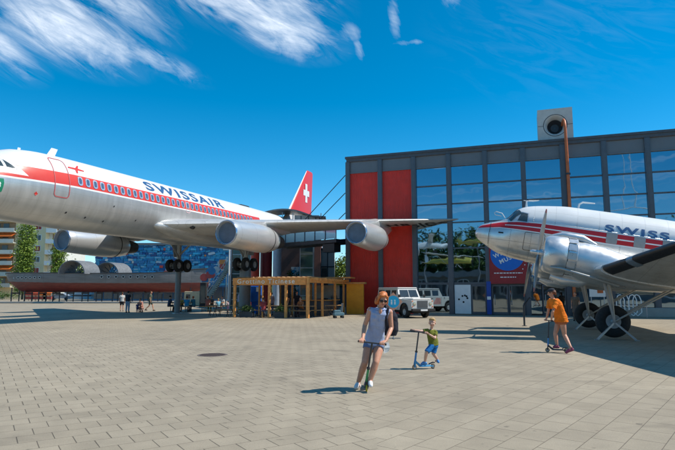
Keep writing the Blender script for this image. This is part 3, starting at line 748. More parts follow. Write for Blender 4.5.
for side in (1, -1):
    for pts in ([(1.66, .68), (2.05, .66), (2.03, 1.02), (1.80, 1.06)],):
        cxs = sum(p[0] for p in pts) / 4; czs = sum(p[1] for p in pts) / 4
        surf_quad(FB, [(cxs + (x - cxs) * 1.25, czs + (z - czs) * 1.2) for x, z in pts], 'window_frame', m_alu, dc, side, .010, .08)
        surf_quad(FB, pts, 'cockpit_window', m_ckw, dc, side, .018, .08)
    # windscreen panes: defined by (s, y) on the upper nose
    for a0, a1 in ((.06, .40), (.46, .78)):
        def wsp(u, v):   # u: y position, v: 0 bottom - 1 top
            y_ = side * (a0 + (a1 - a0) * u); s_ = 1.18 + v * .40 + (a0 + (a1 - a0) * u) ** 2 * .35 + .02
            c_, h_, w_ = FB.sec(s_); z_ = c_ + h_ * (max(0, 1 - (abs(y_) / w_) ** 2.15)) ** (1 / 2.15)
            return Vector((-s_ + .01, y_ * 1.005, z_ + .018))
        mbw = MB(); nn = 5; mbw.add([wsp(i / nn, j / nn) for j in range(nn + 1) for i in range(nn + 1)], [[j * (nn + 1) + i, j * (nn + 1) + i + 1, (j + 1) * (nn + 1) + i + 1, (j + 1) * (nn + 1) + i] for j in range(nn) for i in range(nn)], 0, True)
        mbw.build('windscreen', m_ckw, dc)
dd = rrect(2.42, -.12, .78, .72, .06, 3); ribbon(FB, dense(dd + [dd[0]]), .018, 'cargo_hatch', m_exh, dc, out=.006)
ribbon(FB, dense([(.62, .5), (.60, .0), (.62, -.5)]), .02, 'nose_joint', m_exh, dc, out=.006)
decal(poly_bm([(0, 0), (.2, 0), (.2, .06), (0, .06)]), lambda u, v: FB.pt(.98 + u, .06 + v, 1, .01), 'vent', m_black, dc)
decal(text_bm('SWISS', .33, .010, 1., 0, (2.28, .29)), lambda u, v: FB.pt(6.10 + u, .865 + v * 1.0, 1, .010), 'lettering', m_navy, dc, .1)
# antennas and probes
mb = MB(); mb.tube([(-1.95, 0, 1.42), (-1.92, 0, 1.72)], [.05, .03], 10); mb.tube([(-1.80, 0, 1.70), (-2.2, .0, 1.72), (-2.42, .05, 1.78), (-2.42, -.05, 1.80), (-2.0, -.06, 1.74)], .014, 6); mb.build('mast_antenna', m_white, dc)
mb = MB(); mb.tube([(-1.15, .1, .82), (-1.0, .12, 1.0), (-.75, .12, 1.04), (-.68, .12, .98), (-.72, .12, .90), (-1.0, .12, .88)], .018, 6); mb.build('pitot_loop', m_white, dc)
mb = MB(); mb.tube([(-4.0, 0, 1.62), (-4.02, 0, 1.86), (-4.15, 0, 1.95), (-4.62, 0, 1.97)], [.045, .04, .035, .02], 8); mb.build('rod_antenna', m_white, dc)
# wing
WD = [(.9, 4.35, -1.02, 4.7, .15), (2.8, 4.40, -1.02, 4.6, .15), (4.35, 4.50, -1.0, 4.5, .145), (8, 5.72, -.22, 3.6, .13), (13, 7.4, .62, 2.1, .11), (14.5, 8.3, .9, .9, .06)]
def wsecB(y): return interp(WD, y)
for side in (1, -1):
    mb = MB(); wing_loft(mb, WD[:3], side=side); mb.build('wing_centre_section', m_dm, dc)
    mb = MB(); wing_loft(mb, [(4.37, 4.52, -.995, 4.48, .145)] + WD[3:], side=side); wg = mb.build('outer_wing', m_dm, dc)
    # black de-icing boot along the leading edge
    def boot(y0, y1, name, m, x1=.075, grow=1.012):
        mb = MB(); rings = []
        for i in range(7):
            y = y0 + (y1 - y0) * i / 6
            a, b = WD[2], WD[3]
            secs = [(4.37, 4.52, -.995, 4.48, .145)] + WD[3:]
            for q in range(len(secs) - 1):
                if secs[q][0] <= y <= secs[q + 1][0]: f = (y - secs[q][0]) / (secs[q + 1][0] - secs[q][0]); le, z, ch, t = [secs[q][k] + f * (secs[q + 1][k] - secs[q][k]) for k in (1, 2, 3, 4)]; break
            pr = []
            for k in range(-8, 9):
                x = x1 * (k / 8) ** 2; yy = 5 * (.2969 * math.sqrt(x) - .126 * x - .3516 * x * x + .2843 * x ** 3); yy = yy if k > 0 else -.75 * yy
                pr.append(Vector((-(le - .018 + x * ch), side * y, z + (yy * grow) * t * ch + (.008 if k > 0 else -.008))))
            rings.append(pr)
        mb.loft(rings, 0, False, True, closed=False); mb.build(name, m, wg)
    m_boot = mat('deicing_rubber', (.016, .015, .018), .38, var=.2, vscale=4, spec=.5)
    boot(4.5, 5.72, 'deicing_boot', m_boot); boot(5.74, 6.06, 'landing_light_cover', mat('lamp_glass', (.20, .26, .32), .1, .4, var=0), .085); boot(6.08, 9.6, 'deicing_boot', m_boot); boot(9.62, 12.9, 'deicing_boot', m_boot)
    # joint strip between centre section and outer wing
    mb = MB(); le, z, ch, t = wsecB(4.36); ring = lambda y, g_: [Vector((-(le - .02 * g_ + x * ch), side * y, z + yy * t * ch * (1 + .02 * g_) + (.012 * g_ if yy > 0 else -.012 * g_))) for x, yy in foil()]
    mb.loft([ring(4.31, 1), ring(4.42, 1)], 0, True, True); mb.build('wing_joint_strip', m_alu, dc)
    # nacelle behind the cowling
    c0 = Vector((0, side * 2.82, -.66))
    mb = MB(); rings = []
    for s_, ztop, zbot, w_ in ((3.60, .60, -.70, .62), (4.1, .63, -.82, .64), (4.8, .56, -.86, .60), (5.6, .36, -.84, .52), (6.6, .12, -.72, .40), (7.8, -.12, -.45, .2), (8.6, -.22, -.3, .04)):
        rings.append(superring(Vector((-s_, c0.y, c0.z + (ztop + zbot) / 2)), Vector((0, 1, 0)), Vector((0, 0, 1)), w_, (ztop - zbot) / 2, 28, 2.1))
    mb.loft(rings, 0, True, True); nc = mb.build('engine_nacelle', m_cowl, dc)
    mb = MB(); mb.lathe(c0 + Vector((-2.72, 0, 0)), (-1, 0, 0), [(.12, .50), (.02, .53), (.0, .57), (.04, .63), (.14, .69), (.4, .725), (.78, .72), (.80, .70), (.8, .66)], 40); mb.build('cowling', m_cowl, nc)
    mb = MB(); mb.lathe(c0 + Vector((-3.54, 0, 0)), (-1, 0, 0), [(.0, .68), (.0, .715), (.30, .715), (.32, .66)], 40); mb.build('cowl_flap_ring', m_alu, nc)
    for a_ in range(14):
        th = 2 * math.pi * a_ / 14; q = Vector((0, math.cos(th), math.sin(th)))
        mb = MB(); mb.bar(c0 + Vector((-3.52, 0, 0)) + q * .722, c0 + Vector((-3.80, 0, 0)) + q * .735, .24, .012, up=q); mb.build('cowl_flap', m_cowl, nc)
    mb = MB(); mb.lathe(c0 + Vector((-2.95, 0, 0)), (-1, 0, 0), [(0, .0), (-.12, .12), (-.12, .2), (0, .22), (.02, .52)], 24)
    for a_ in range(9):
        th = 2 * math.pi * a_ / 9; q = Vector((0, math.cos(th), math.sin(th))); mb.cyl(c0 + Vector((-2.98, 0, 0)) + q * .2, c0 + Vector((-2.98, 0, 0)) + q * .5, .09, n=10)
    mb.build('radial_engine', m_exh, nc)
    mb = MB(); mb.tube([c0 + Vector((-3.1, side * -.1, -.78)), c0 + Vector((-3.5, side * -.1, -.86)), c0 + Vector((-4.1, side * -.1, -.86)), c0 + Vector((-4.5, 0, -.7))], [.12, .2, .2, .1], 14); mb.build('oil_cooler_scoop', m_cowl, nc)
    mb = MB(); mb.tube([c0 + Vector((-2.95, 0, .70)), c0 + Vector((-3.3, 0, .78)), c0 + Vector((-4.0, 0, .76)), c0 + Vector((-4.5, 0, .6))], [.06, .13, .14, .05], 14); mb.build('carburettor_scoop', m_cowl, nc)
    mb = MB(); mb.tube([c0 + Vector((-3.0, side * .56, -.50)), c0 + Vector((-3.35, side * .7, -.50)), c0 + Vector((-4.5, side * .72, -.66)), c0 + Vector((-5.3, side * .66, -.78))], [.03, .05, .055, .06], 10); mb.build('exhaust_pipe', m_strut, nc)
    # propeller
    hub = c0 + Vector((-2.56, 0, 0))
    mb = MB(); mb.lathe(hub, (1, 0, 0), [(-.22, .14), (.0, .14), (.04, .09), (.22, .085), (.30, .05), (.31, 0)], 20)
    pr = mb.build('propeller', m_alu, dc)
    for k in range(3):
        th = R(62 + 120 * k) if side > 0 else R(20 + 120 * k); q = Vector((0, math.cos(th) * 1, math.sin(th))); tq = Vector((0, -math.sin(th), math.cos(th)))
        mb = MB(); rings = []
        for r_, wd, tw in ((.12, .10, 70), (.3, .16, 62), (.6, .25, 50), (1.0, .28, 38), (1.4, .25, 30), (1.62, .19, 26), (1.74, .10, 24), (1.76, .03, 24)):
            dv = (tq * math.cos(R(tw)) + Vector((1, 0, 0)) * math.sin(R(tw))); nv = q.cross(dv)
            rings.append(superring(hub + q * r_, dv, nv, wd / 2 * (.78 if r_ > .2 else 1), .05 if r_ < .2 else .018, 10))
        mb.loft(rings[:-2], 0, True, True); bl = mb.build('propeller_blade', mat('blade_grey', (.48, .48, .47), .42, .5, var=.08), pr)
        mb = MB(); mb.loft(rings[-3:], 0, True, True); mb.build('blade_tip', mat('blade_tip', (.5, .18, .16), .5, var=0), bl)
    # main wheel
    ax = Vector((-5.39, side * 2.82, -2.69))
    mb = MB()
    for dy_ in (-.28, .28):
        mb.tube([Vector((-4.95, ax.y + dy_, -1.15)), Vector((-5.2, ax.y + dy_, -1.9)), ax + Vector((0, dy_, 0))], [.055, .05, .045], 10)
    mb.cyl(ax + Vector((0, -.32, 0)), ax + Vector((0, .32, 0)), .05); mb.bar(Vector((-5.05, ax.y - .28, -1.5)), Vector((-5.05, ax.y + .28, -1.5)), .05, .05)
    mb.cyl(ax + Vector((0, -.28, 0)), Vector((-7.3, ax.y - .28, -1.05)), .035); mb.cyl(ax + Vector((0, .28, 0)), Vector((-7.3, ax.y + .28, -1.05)), .035)
    gl = mb.build('landing_gear_leg', m_strut, dc)
    mb = MB(); mb.lathe(ax + Vector((0, -.19, 0)), (0, 1, 0), [(.05, .25), (.0, .32), (-.01, .44), (.03, .53), (.11, .575), (.27, .575), (.35, .53), (.39, .44), (.38, .32), (.33, .25)], 36, 0)
    wh = mb.build('wheel', m_black, gl)
    mb = MB(); mb.lathe(ax + Vector((0, -.14, 0)), (0, 1, 0), [(-.02, 0), (-.05, .05), (-.03, .08), (.03, .10), (.0, .2), (.0, .27), (.28, .27), (.28, .2), (.25, .10), (.31, .08), (.33, .05), (.3, 0)], 24); mb.build('rim', m_hub, wh)
# belly fairing, tail surfaces and tail wheel
mb = MB(); mb.loft([superring(Vector((-s_, 0, -.80)), Vector((0, 1, 0)), Vector((0, 0, 1)), w_, h_, 20, 2.5) for s_, w_, h_ in ((3.6, .3, .08), (4.4, .95, .30), (6, 1.15, .40), (8, 1.1, .36), (9.6, .5, .15))], 0, True, True); mb.build('belly_fairing', m_dm, dc)
mb = MB(); wing_loft(mb, [(0, 14.6, 1.2, 4.3, .09), (0, 16.0, 2.2, 3.0, .09), (0, 17.3, 3.4, 1.9, .08), (0, 17.9, 3.75, .9, .05)], vertical=True); mb.build('tail_fin', m_white, dc)
for side in (1, -1):
    mb = MB(); wing_loft(mb, [(.2, 15.4, .9, 3.0, .09), (4.0, 16.6, .95, 1.5, .08)], side=side); mb.build('tailplane', m_dm, dc)
mb = MB(); mb.cyl((-16.9, 0, .1), (-17.3, 0, -.55), .06); tw_ = mb.build('tail_wheel_leg', m_strut, dc)
mb = MB(); mb.lathe((-17.3, -.1, -.60), (0, 1, 0), [(0, 0), (0, .2), (.05, .25), (.15, .25), (.2, .2), (.2, 0)], 20); mb.build('tail_wheel', m_black, tw_)
# crossed support stands at the wheels
for side, lab in ((1, 'crossed pale steel stand at the nearer wheel of the silver airliner'), (-1, 'crossed pale steel stand at the farther wheel of the silver airliner')):
    q = MBm @ Vector((-5.39, side * 3.15 if side > 0 else -2.4, -2.69)); st = thing('support_stand', lab, 'support stand', (q.x, q.y, 0), hB, group='stands holding the silver airliner')
    mb = MB()
    mb.bar((.62, .2, .02), (0, .0, .62), .07, .06); mb.bar((-.62, .2, .02), (0, .0, .62), .07, .06); mb.bar((0, -.2, .6), (0, .05, .6), .07, .07); mb.box((.64, .2, .012), (.16, .12, .024)); mb.box((-.64, .2, .012), (.16, .12, .024))
    mb.build('legs', m_steel, st)
    mb = MB(); mb.bar((0, .02, .6), (.28, .02, 2.02), .07, .06); mb.build('upright', m_steel, st)
# ================================================================== left background
def face_mat(name, col, **k): return mat(name, col, **k)
m_cream = mat('cream_render', (.70, .60, .38), .85, var=.06, vscale=.4)
m_cream2 = mat('pale_render', (.66, .64, .56), .85, var=.06)
m_bwin = mat('far_window', (.05, .06, .07), .15, var=.2, vscale=.5)
m_awn = mat('orange_awning', (.75, .16, .02), .7, var=.08)
m_rshut = mat('red_shutter', (.30, .04, .03), .6)
m_shade = mat('balcony_shade_brown', (.26, .17, .10), .8, var=.2, vscale=.8)  # brown sheets with the shade inside the balconies put into their colour
# foliage
def leaf_mat(name, a, b):
    def ex(n, co, c, p):
        gi = n.node('ShaderNodeNewGeometry'); f = E(n, gi.outputs['Random Per Island']); q = n.noise(co, .9, 2)
        p.inputs['Transmission Weight'].default_value = 0
        return n.mix(n.ramp(f * .6 + q * .6, .25, .95), a, b)
    return mat(name, rough=.6, var=0, spec=.2, extra=ex)
m_leaf1 = leaf_mat('leaves_bright', (.10, .17, .02), (.28, .36, .06)); m_leaf2 = leaf_mat('leaves_dark', (.025, .06, .015), (.085, .14, .03))
m_leaf3 = leaf_mat('leaves_mid', (.04, .09, .02), (.13, .19, .04))
m_bark = mat('bark', (.10, .075, .05), .9, var=.25, vscale=5)
def crown(blobs, n, ls, seed):
    r_ = random.Random(seed); mb = MB(); vol = [a[1][0] * a[1][1] * a[1][2] for a in blobs]; tot = sum(vol)
    clumps = []
    for (c, rad), v in zip(blobs, vol):
        for _ in range(max(3, int(n / 26 * v / tot))):
            d = Vector((r_.gauss(0, 1), r_.gauss(0, 1), r_.gauss(0, 1))).normalized() * (r_.uniform(.35, 1.02) ** .6)
            clumps.append(Vector((c[0] + d.x * rad[0], c[1] + d.y * rad[1], c[2] + d.z * rad[2])))
    cr = ls * 2.1
    for c in clumps:
        for _ in range(26):
            p = c + Vector((r_.gauss(0, cr * .55), r_.gauss(0, cr * .55), r_.gauss(0, cr * .45)))
            a = Vector((r_.uniform(-1, 1), r_.uniform(-1, 1), r_.uniform(-.6, .6))).normalized(); b = a.cross(Vector((r_.uniform(-1, 1), r_.uniform(-1, 1), r_.uniform(-1, 1)))).normalized()
            s_ = ls * r_.uniform(.6, 1.25) * .5
            mb.add([p - a * s_, p - b * s_ * .6, p + a * s_, p + b * s_ * .6], [[0, 1, 2, 3]])
    me = bpy.data.meshes.new('crown'); me.from_pydata([tuple(v) for v in mb.v], [], mb.f); me.update(); return me
def tree(name, label, cat, base, blobs, n, ls, m, th, tr, seed, group=None):
    t = thing(name, label, cat, base, 0, group)
    me = crown(blobs, n, ls, seed); me.materials.append(m); link('crown', me, t)
    mb = MB(); mb.tube([(0, 0, 0), (.05, 0, th * .5), (0, .05, th)], [tr, tr * .7, tr * .3], 8)
    for i in range(4):
        a = i * 1.6 + seed; z0 = th * (.45 + .1 * i); mb.tube([(0, 0, z0), (math.cos(a) * th * .14, math.sin(a) * th * .14, z0 + th * .16)], [tr * .4, tr * .12], 6)
    mb.build('trunk', m_bark, t); return t
# --- apartment building
AY = 135.
def ax(px, Y=AY): return at(px, 290, Y).x
def azz(py, Y=AY): return at(300, py, Y).z
x0, x1 = ax(-75), ax(57)
ap = thing('apartment_building', 'cream five storey apartment block with balconies and orange awnings beyond the ship hull', 'building', (x0, AY, 0))
def apart(B, gx0, gx1, Y0, H_, name, m): mb = MB(); mb.bx(gx0 - x0, gx1 - x0, Y0 - AY, 14, 0, H_); return mb.build(name, m, B)
apart(ap, x0, ax(42), AY, 21.5, 'wall', m_cream); apart(ap, ax(42) + .02, x1, AY + 1.6, 21.2, 'side_wall', m_cream2)
mb = MB(); mb.bx(-.5, x1 - x0 + .5, -.8, 14.5, 21.5, 22.0); mb.build('roof', m_pale, ap)
for fl in range(7):
    zc_ = azz(270.5) + (fl - 1) * 2.72
    for wx in (34.5, -40, -55):
        X = ax(wx) - x0; mb = MB(); mb.bx(X - .85, X + .85, -.06, .02, zc_ - .75, zc_ + .75)
        f = mb.build('window_frame', m_white, ap)
        for a, b in ((-.72, -.05), (.05, .72)):
            m2 = MB(); m2.bx(X + a, X + b, -.10, -.065, zc_ - .62, zc_ + .62); m2.build('pane', m_rshut if fl % 2 == 1 and wx > 0 else m_bwin, f)
    # narrow balcony column
    mb = MB(); xa, xb = ax(42.5) - x0, ax(52.5) - x0
    mb.bx(xa + .9, xb - .1, 1.52, 1.62, zc_ - .7, zc_ + 1.3); mb.build('recess_shade', m_shade, ap)
    mb = MB(); mb.bx(xa, xb + .2, -.1, 1.5, zc_ - 1.45, zc_ - 1.27); mb.bx(xa, xb + .2, -.2, -.08, zc_ - 1.4, zc_ - .35); mb.build('balcony', m_white, ap)
    # wide balconies
    for (pa, pb) in ((-22, 13.5), (-70, -30)):
        xa, xb = ax(pa) - x0, ax(pb) - x0
        mb = MB(); mb.bx(xa + .4, xb - .6, -.08, -.02, zc_ - .9, zc_ + 1.1); rc = mb.build('recess_shade', m_shade, ap)
        for q in range(int((xb - xa - 1) / 2.2)):
            m2 = MB(); m2.bx(xa + .8 + q * 2.2, xa + 2.2 + q * 2.2, -.14, -.09, zc_ - .8, zc_ + .8); m2.build('pane', m_bwin, rc)
        mb = MB(); mb.bx(xa, xb, -1.5, -.02, zc_ - 1.45, zc_ - 1.25); mb.bx(xa, xb, -1.6, -1.5, zc_ - 1.4, zc_ - .45); mb.build('balcony', m_cream2, ap)
        if fl in (1, 2, 4) or (pa < -30 and fl == 3):
            mb = MB(); z1 = zc_ + 1.2; mb.add([(xa + .3, -.05, z1), (xb - .2, -.05, z1), (xb - .2, -1.75, z1 - .85), (xa + .3, -1.75, z1 - .85), (xb - .2, -1.75, z1 - 1.15), (xa + .3, -1.75, z1 - 1.15)], [[0, 1, 2, 3], [3, 2, 4, 5]]); mb.build('awning', m_awn, ap)
b2x = ax(58)
b2 = thing('apartment_building', 'pale pink apartment block partly hidden behind the jet engine and trees', 'building', (b2x, 170, 0))
mb = MB(); mb.bx(0, 20, 0, 12, 0, 15.5); mb.build('wall', mat('pink_render', (.55, .42, .36), .85, var=.05), b2)
for fl in range(5):
    mb = MB(); mb.bx(.4, 9, -1.3, 0, 1.6 + fl * 2.8, 2.6 + fl * 2.8); mb.build('balcony', m_white, b2)
    mb = MB(); mb.bx(.8, 8.6, -.1, -.02, 2.7 + fl * 2.8, 4.1 + fl * 2.8); mb.build('recess_shade', m_shade, b2)
mb = MB(); mb.bx(-.4, 20.4, -.5, 12.4, 15.5, 15.9); mb.build('roof', m_pale, b2)
# --- trees on the left
def P0(px, Y): p = at(px, 292, Y); return (p.x, Y, 0)
tree('poplar_tree', 'tall leafy column shaped tree in front of the cream apartment block', 'tree', P0(22.5, 122), [((0, 0, 5), (2.1, 1.6, 4)), ((-.1, 0, 9.5), (2.0, 1.5, 4)), ((.2, 0, 14), (1.7, 1.3, 4))], 9000, .42, m_leaf1, 13, .22, 3, 'tall trees by the apartment block')
tree('poplar_tree', 'slim leafy tree at the right corner of the cream apartment block', 'tree', P0(56, 122), [((0, 0, 5), (1.2, 1.0, 3.8)), ((.1, 0, 10), (1.3, 1.0, 4.6))], 5000, .40, m_leaf1, 11, .18, 5, 'tall trees by the apartment block')
for i, (px, Y, h, r_, lab) in enumerate(((-14, 128, 6, 2.4, 'low bushy tree at the far left of the plaza'), (72, 130, 9, 3.6, 'bushy green tree behind the left semicircular paddle box'), (84, 128, 7.5, 3.2, 'round green tree behind the gap between the paddle boxes'), (97, 150, 9.5, 3.5, 'dark green tree beside the sign covered hall'))):
    tree('park_tree', lab, 'tree', P0(px, Y), [((0, 0, h * .62), (r_, r_, h * .36)), ((r_ * .5, 0, h * .5), (r_ * .6, r_ * .6, h * .25)), ((-r_ * .55, 0, h * .55), (r_ * .55, r_ * .6, h * .25))], 2600, .45, [m_leaf3, m_leaf1, m_leaf3, m_leaf2][i], h * .6, .22, 10 + i, 'park trees beyond the ship hull')
hd = thing('hedge', 'clipped green hedge below the apartment block at the left edge', 'hedge', P0(-6, 112))
me = crown([((0, 0, 1.0), (5.2, .8, .95)), ((-8, 0, 1.0), (5, .8, .95))], 3600, .24, 77); me.materials.append(m_leaf3); link('leaves', me, hd)
# --- hall clad with traffic signs
SY = 104.
sx0, sx1 = at(94, 290, SY).x, at(233, 290, SY).x
sh = thing('sign_clad_hall', 'long hall covered with blue and white traffic sign panels behind the ship hull', 'building', (sx0, SY, 0))
Wd = sx1 - sx0
mb = MB(); mb.bx(0, Wd, 0, 20, 0, 10.6); mb.build('wall', mat('hall_wall', (.03, .12, .24), .7), sh)
mb = MB(); mb.bx(-.2, Wd + .2, -.3, 20, 10.6, 11.0); mb.build('roof', m_grey, sh)
pm = [mat('sign_blue', (.01, .16, .36), .4, var=.1), mat('sign_sky', (.03, .27, .46), .4, var=.1), mat('sign_white', (.50, .53, .54), .4), mat('sign_red', (.50, .06, .05), .4), mat('sign_orange', (.60, .22, .05), .4), mat('sign_navy', (.01, .06, .20), .4)]
mb = MB(); r2 = random.Random(5)
z = 2.9
while z < 10.4:
    hh = r2.uniform(.30, .6); x = r2.uniform(-.2, .2)
    while x < Wd - .3:
        ww = r2.uniform(.35, 1.6); q = x / Wd
        k = r2.choices(range(6), [46, 34, 7, 1.2, .5, 9] if not .44 < q < .60 or z > 7 else [10, 6, 14, 14, 8, 12])[0]
        if r2.random() < .93:
            y = -.05 - r2.uniform(0, .22)
            if r2.random() < .16: mb.lathe((x + hh / 2, y, z + hh / 2), (0, -1, 0), [(0, hh * .5), (.03, hh * .5), (.03, 0)], 10, k); ww = hh
            else: mb.box((x + ww / 2, y, z + hh / 2), (ww * .97, .04, hh * .93), Matrix.Rotation(r2.uniform(-.22, .22), 3, 'Y') @ Matrix.Rotation(r2.uniform(-.2, .2), 3, 'X'), k)
            if k in (0, 1) and ww > 1 and r2.random() < .25: mb.bx(x + .15, x + ww * r2.uniform(.5, .8), y - .045, y - .03, z + hh * .4, z + hh * .55, 2)
        x += ww + .03
    z += hh * .93
mb.build('sign_cladding', pm, sh)
# low glazed base
mb = MB()
for i in range(14): mb.bx(i * Wd / 14 + .1, (i + 1) * Wd / 14 - .1, -.12, -.04, .4, 2.6)
mb.build('shop_window', m_bwin, sh)
hm = MB(); NH = 150; rg_ = []
for rr_i, fz in ((330, 0), (350, .55), (385, .9), (430, 1.0), (520, .8)):
    rg_.append([Vector((rr_i * math.sin(R(-115 + 205 * i / NH)), rr_i * math.cos(R(-115 + 205 * i / NH)), fz * (15 + 12 * noise.noise(Vector((i * .06, 1.3, 0))) + 3.2 * noise.noise(Vector((i * .45, rr_i * .01, 5)))) - (.5 if fz == 0 else 0))) for i in range(NH + 1)])
hm.loft(rg_, 0, False, True, closed=False)
struct(hm.build('hills', mat('wooded_hill', (.05, .085, .03), .9, var=.45, vscale=.09, bump=1.5, bscale=.25)))
# --- ship hull on supports
HY = 84.
h0, h1 = at(11, 290, HY).x, at(205.5, 290, HY).x; HL = h1 - h0
sp = thing('ship_hull', 'long grey and dark red steamer hull with portholes raised on supports', 'ship hull', (h0, HY, 0))
def hull_extra(n, co, c, p):
    x, y, z = n.xyz(co); nz = n.noise(co, 1.2, 4, .6)
    zr = n.pw(x, [(0, 3.25), (8, 3.05), (20, 2.98), (30, 3.1)]) + (nz - .5) * .12
    grey = n.mix(n.ramp(n.noise(n.comb(x * .4, y, z * 3), 1.4, 4), .3, .7), (.12, .125, .13), (.19, .195, .20))
    red = n.mix(n.ramp(n.noise(n.comb(x * .5, y, z * 4), 1.8, 5), .3, .72), (.12, .022, .018), (.22, .042, .032))
    col = n.mix(z.gt(zr), red, grey)
    return n.mix(lines(n, x, 3.1, .05) * .4, col, (.06, .06, .06))
m_hull = mat('hull_paint', rough=.5, var=0, extra=hull_extra)
rings = []
zt_ = lambda t: azz(275.2, HY) if t < .02 else 4.35 + .18 * (1 - t) ** 2 + .95 * max(0, (t - .75) / .25) ** 2
for i in range(41):
    t = i / 40; x = t * HL; wd = 2.6 * min(1, (max(t, .0) / .16 + .001) ** .6) * min(1, (max(1 - t, 0) / .22 + .001) ** .7) + .03
    top = 4.42 + .12 * abs(1 - 2 * t) + .85 * max(0, (t - .7) / .3) ** 2; bot = 1.62 + (1.7 * max(0, 1 - t / .055) ** .8 if t < .055 else 0) + 1.2 * max(0, (t - .955) / .045) ** 1.5
    keel = .12
    pr = [(-wd, top), (-wd * .99, top - .5), (-wd * .93, (top + bot) / 2), (-wd * .80, bot + .7), (-wd * .55, bot + .22), (-wd * .2, bot), (wd * .2, bot), (wd * .55, bot + .22), (wd * .80, bot + .7), (wd * .93, (top + bot) / 2), (wd * .99, top - .5), (wd, top)]
    rake = lambda z: (-.9 * ((z - 1.6) / 2.8) if t < .03 else 0) + (1.0 * ((z - 1.6) / 2.8) if t > .97 else 0)
    rings.append([Vector((x + rake(z), y, z)) for y, z in pr])
mb = MB(); mb.loft(rings, 0, True, True); mb.build('hull', m_hull, sp)
mb = MB()
for s_ in (-1, 1): mb.tube([r[0 if s_ < 0 else -1] + Vector((0, s_ * .03, .02)) for r in rings], .07, 6)
mb.build('gunwale', m_dark, sp)
for px in list(range(8)):
    for base, st, n_, rr_ in ((19, 5.0, 7, .14), (109, 7.0, 8, .17)):
        if px < n_:
            X = at(base + st * px, 277.5, HY).x - h0; t = X / HL; k = int(t * 40); fr = t * 40 - k; yy = rings[k][1].y * (1 - fr) + rings[min(k + 1, 40)][1].y * fr - .01
            z_ = at(base, 277.3 if base == 109 else 278, HY).z
            mb = MB(); mb.lathe((X, yy - .02, z_), (0, -1, 0), [(-.05, rr_ + .07), (.04, rr_ + .06), (.04, rr_)], 14, 0, False); mb.lathe((X, yy - .03, z_), (0, -1, 0), [(0, rr_), (0, .0)], 14, 1, False)
            mb.build('porthole', [m_steel, m_black], sp)
m_pbx = mat('paddle_box', (.15, .155, .16), .7, .1, var=.2)
for pxa, pxb, yy in ((63, 94, -2.4), (98, 127, 2.6)):
    Y = HY + yy; ca = at((pxa + pxb) / 2, 275, Y); rad = (at(pxb, 275, Y).x - at(pxa, 275, Y).x) / 2 * .86; cxl = ca.x - h0
    mb = MB(); nn = 20; zb_ = 4.35
    def arc(r_, y): return [Vector((cxl + r_ * math.cos(math.pi * i / nn) + (y - yy) * .45, y, zb_ + r_ * math.sin(math.pi * i / nn))) for i in range(nn + 1)]
    mb.loft([arc(rad, yy - 1.2), arc(rad, yy + 1.4), arc(rad * .93, yy + 1.4), arc(rad * .93, yy - 1.2), arc(rad, yy - 1.2)], 0, False, True, closed=False)
    bxp = mb.build('paddle_box', m_pbx, sp)
    mb = MB()
    for i in range(1, 8):
        a = math.pi * i / 8; mb.bar((cxl, yy + .1, zb_), (cxl + rad * .9 * math.cos(a), yy + .1, zb_ + rad * .9 * math.sin(a)), .10, .10)
    mb.bar((cxl - rad * .93, yy + .1, zb_ + .06), (cxl + rad * .93, yy + .1, zb_ + .06), .2, .12)
    mb.lathe((cxl, yy - .2, zb_ + .1), (0, 1, 0), [(0, 0), (0, .3), (.5, .3), (.5, 0)], 12)
    mb.build('paddle_wheel', m_dark, bxp)
for px in (15, 28, 42, 56, 70, 85, 99, 115, 130, 146, 160, 192):
    X = at(px, 300, HY).x - h0; mb = MB(); mb.bar((X, -1.0, 0), (X, -1.0, 2.3), .12, .12); mb.bar((X, 1.0, 0), (X, 1.0, 2.3), .12, .12); mb.bar((X, -1.1, 1.5), (X, 1.1, 1.5), .2, .2); mb.build('support', m_dark, sp)
wl = thing('low_wall', 'low pale kerb wall running under the ship hull', 'wall', (h0 - 8, HY - 2.6, 0))
mb = MB(); mb.bx(0, HL + 8, -.2, .2, 0, .28, bev=.03); mb.build('kerb', m_conc, wl)
# --- far things seen under the hull
def car(px, Y, lab, col, flip=1, ln=4.2):
    p = P0(px, Y); t = thing('parked_car', lab, 'car', p, 0, 'cars parked beyond the hull'); h = ln / 2
    prof = [(-h, .35), (-h, .75), (-h + .15, .88), (-h + .75, .95), (-h + 1.35, 1.42), (h - 1.5, 1.45), (h - .75, .95), (h - .1, .85), (h, .65), (h, .35)]
    prof = [(x * flip, z) for x, z in prof]
    mb = MB(); mb.loft([[Vector((x, y, z + (0 if abs(y) < .8 or z < 1 else -.06))) for x, z in prof] for y in (-.84, -.7, .7, .84)], 0, True, False); b = mb.build('body', mat('car_paint_' + lab.split()[0], col, .3, coat=.5), t)
    mb = MB(); gp = [(-h + 1.0, .98), (-h + 1.45, 1.36), (h - 1.55, 1.38), (h - 1.05, .98)]; mb.loft([[Vector((x * flip, y, z)) for x, z in gp] for y in (-.853, -.843)], 0, True, False); mb.build('window', m_bwin, b)
    for x in (-h + .8, h - .8):
        mb = MB(); mb.lathe((x, -.88, .32), (0, 1, 0), [(0, 0), (0, .2), (.02, .32), (.2, .32), (.2, 0)], 18); mb.build('wheel', m_black, t)
car(62, 112, 'grey small car standing under the left part of the ship hull', (.25, .27, .3)); car(128, 112, 'blue car beyond the hull left of the standing people', (.03, .12, .40), -1); car(158, 112, 'white car beyond the hull right of the standing people', (.6, .62, .64)); car(146, 118, 'black car behind the white and blue cars', (.03, .03, .035))
ct = thing('shipping_container', 'pale blue and white container standing beyond the ship hull', 'container', P0(78, 118))
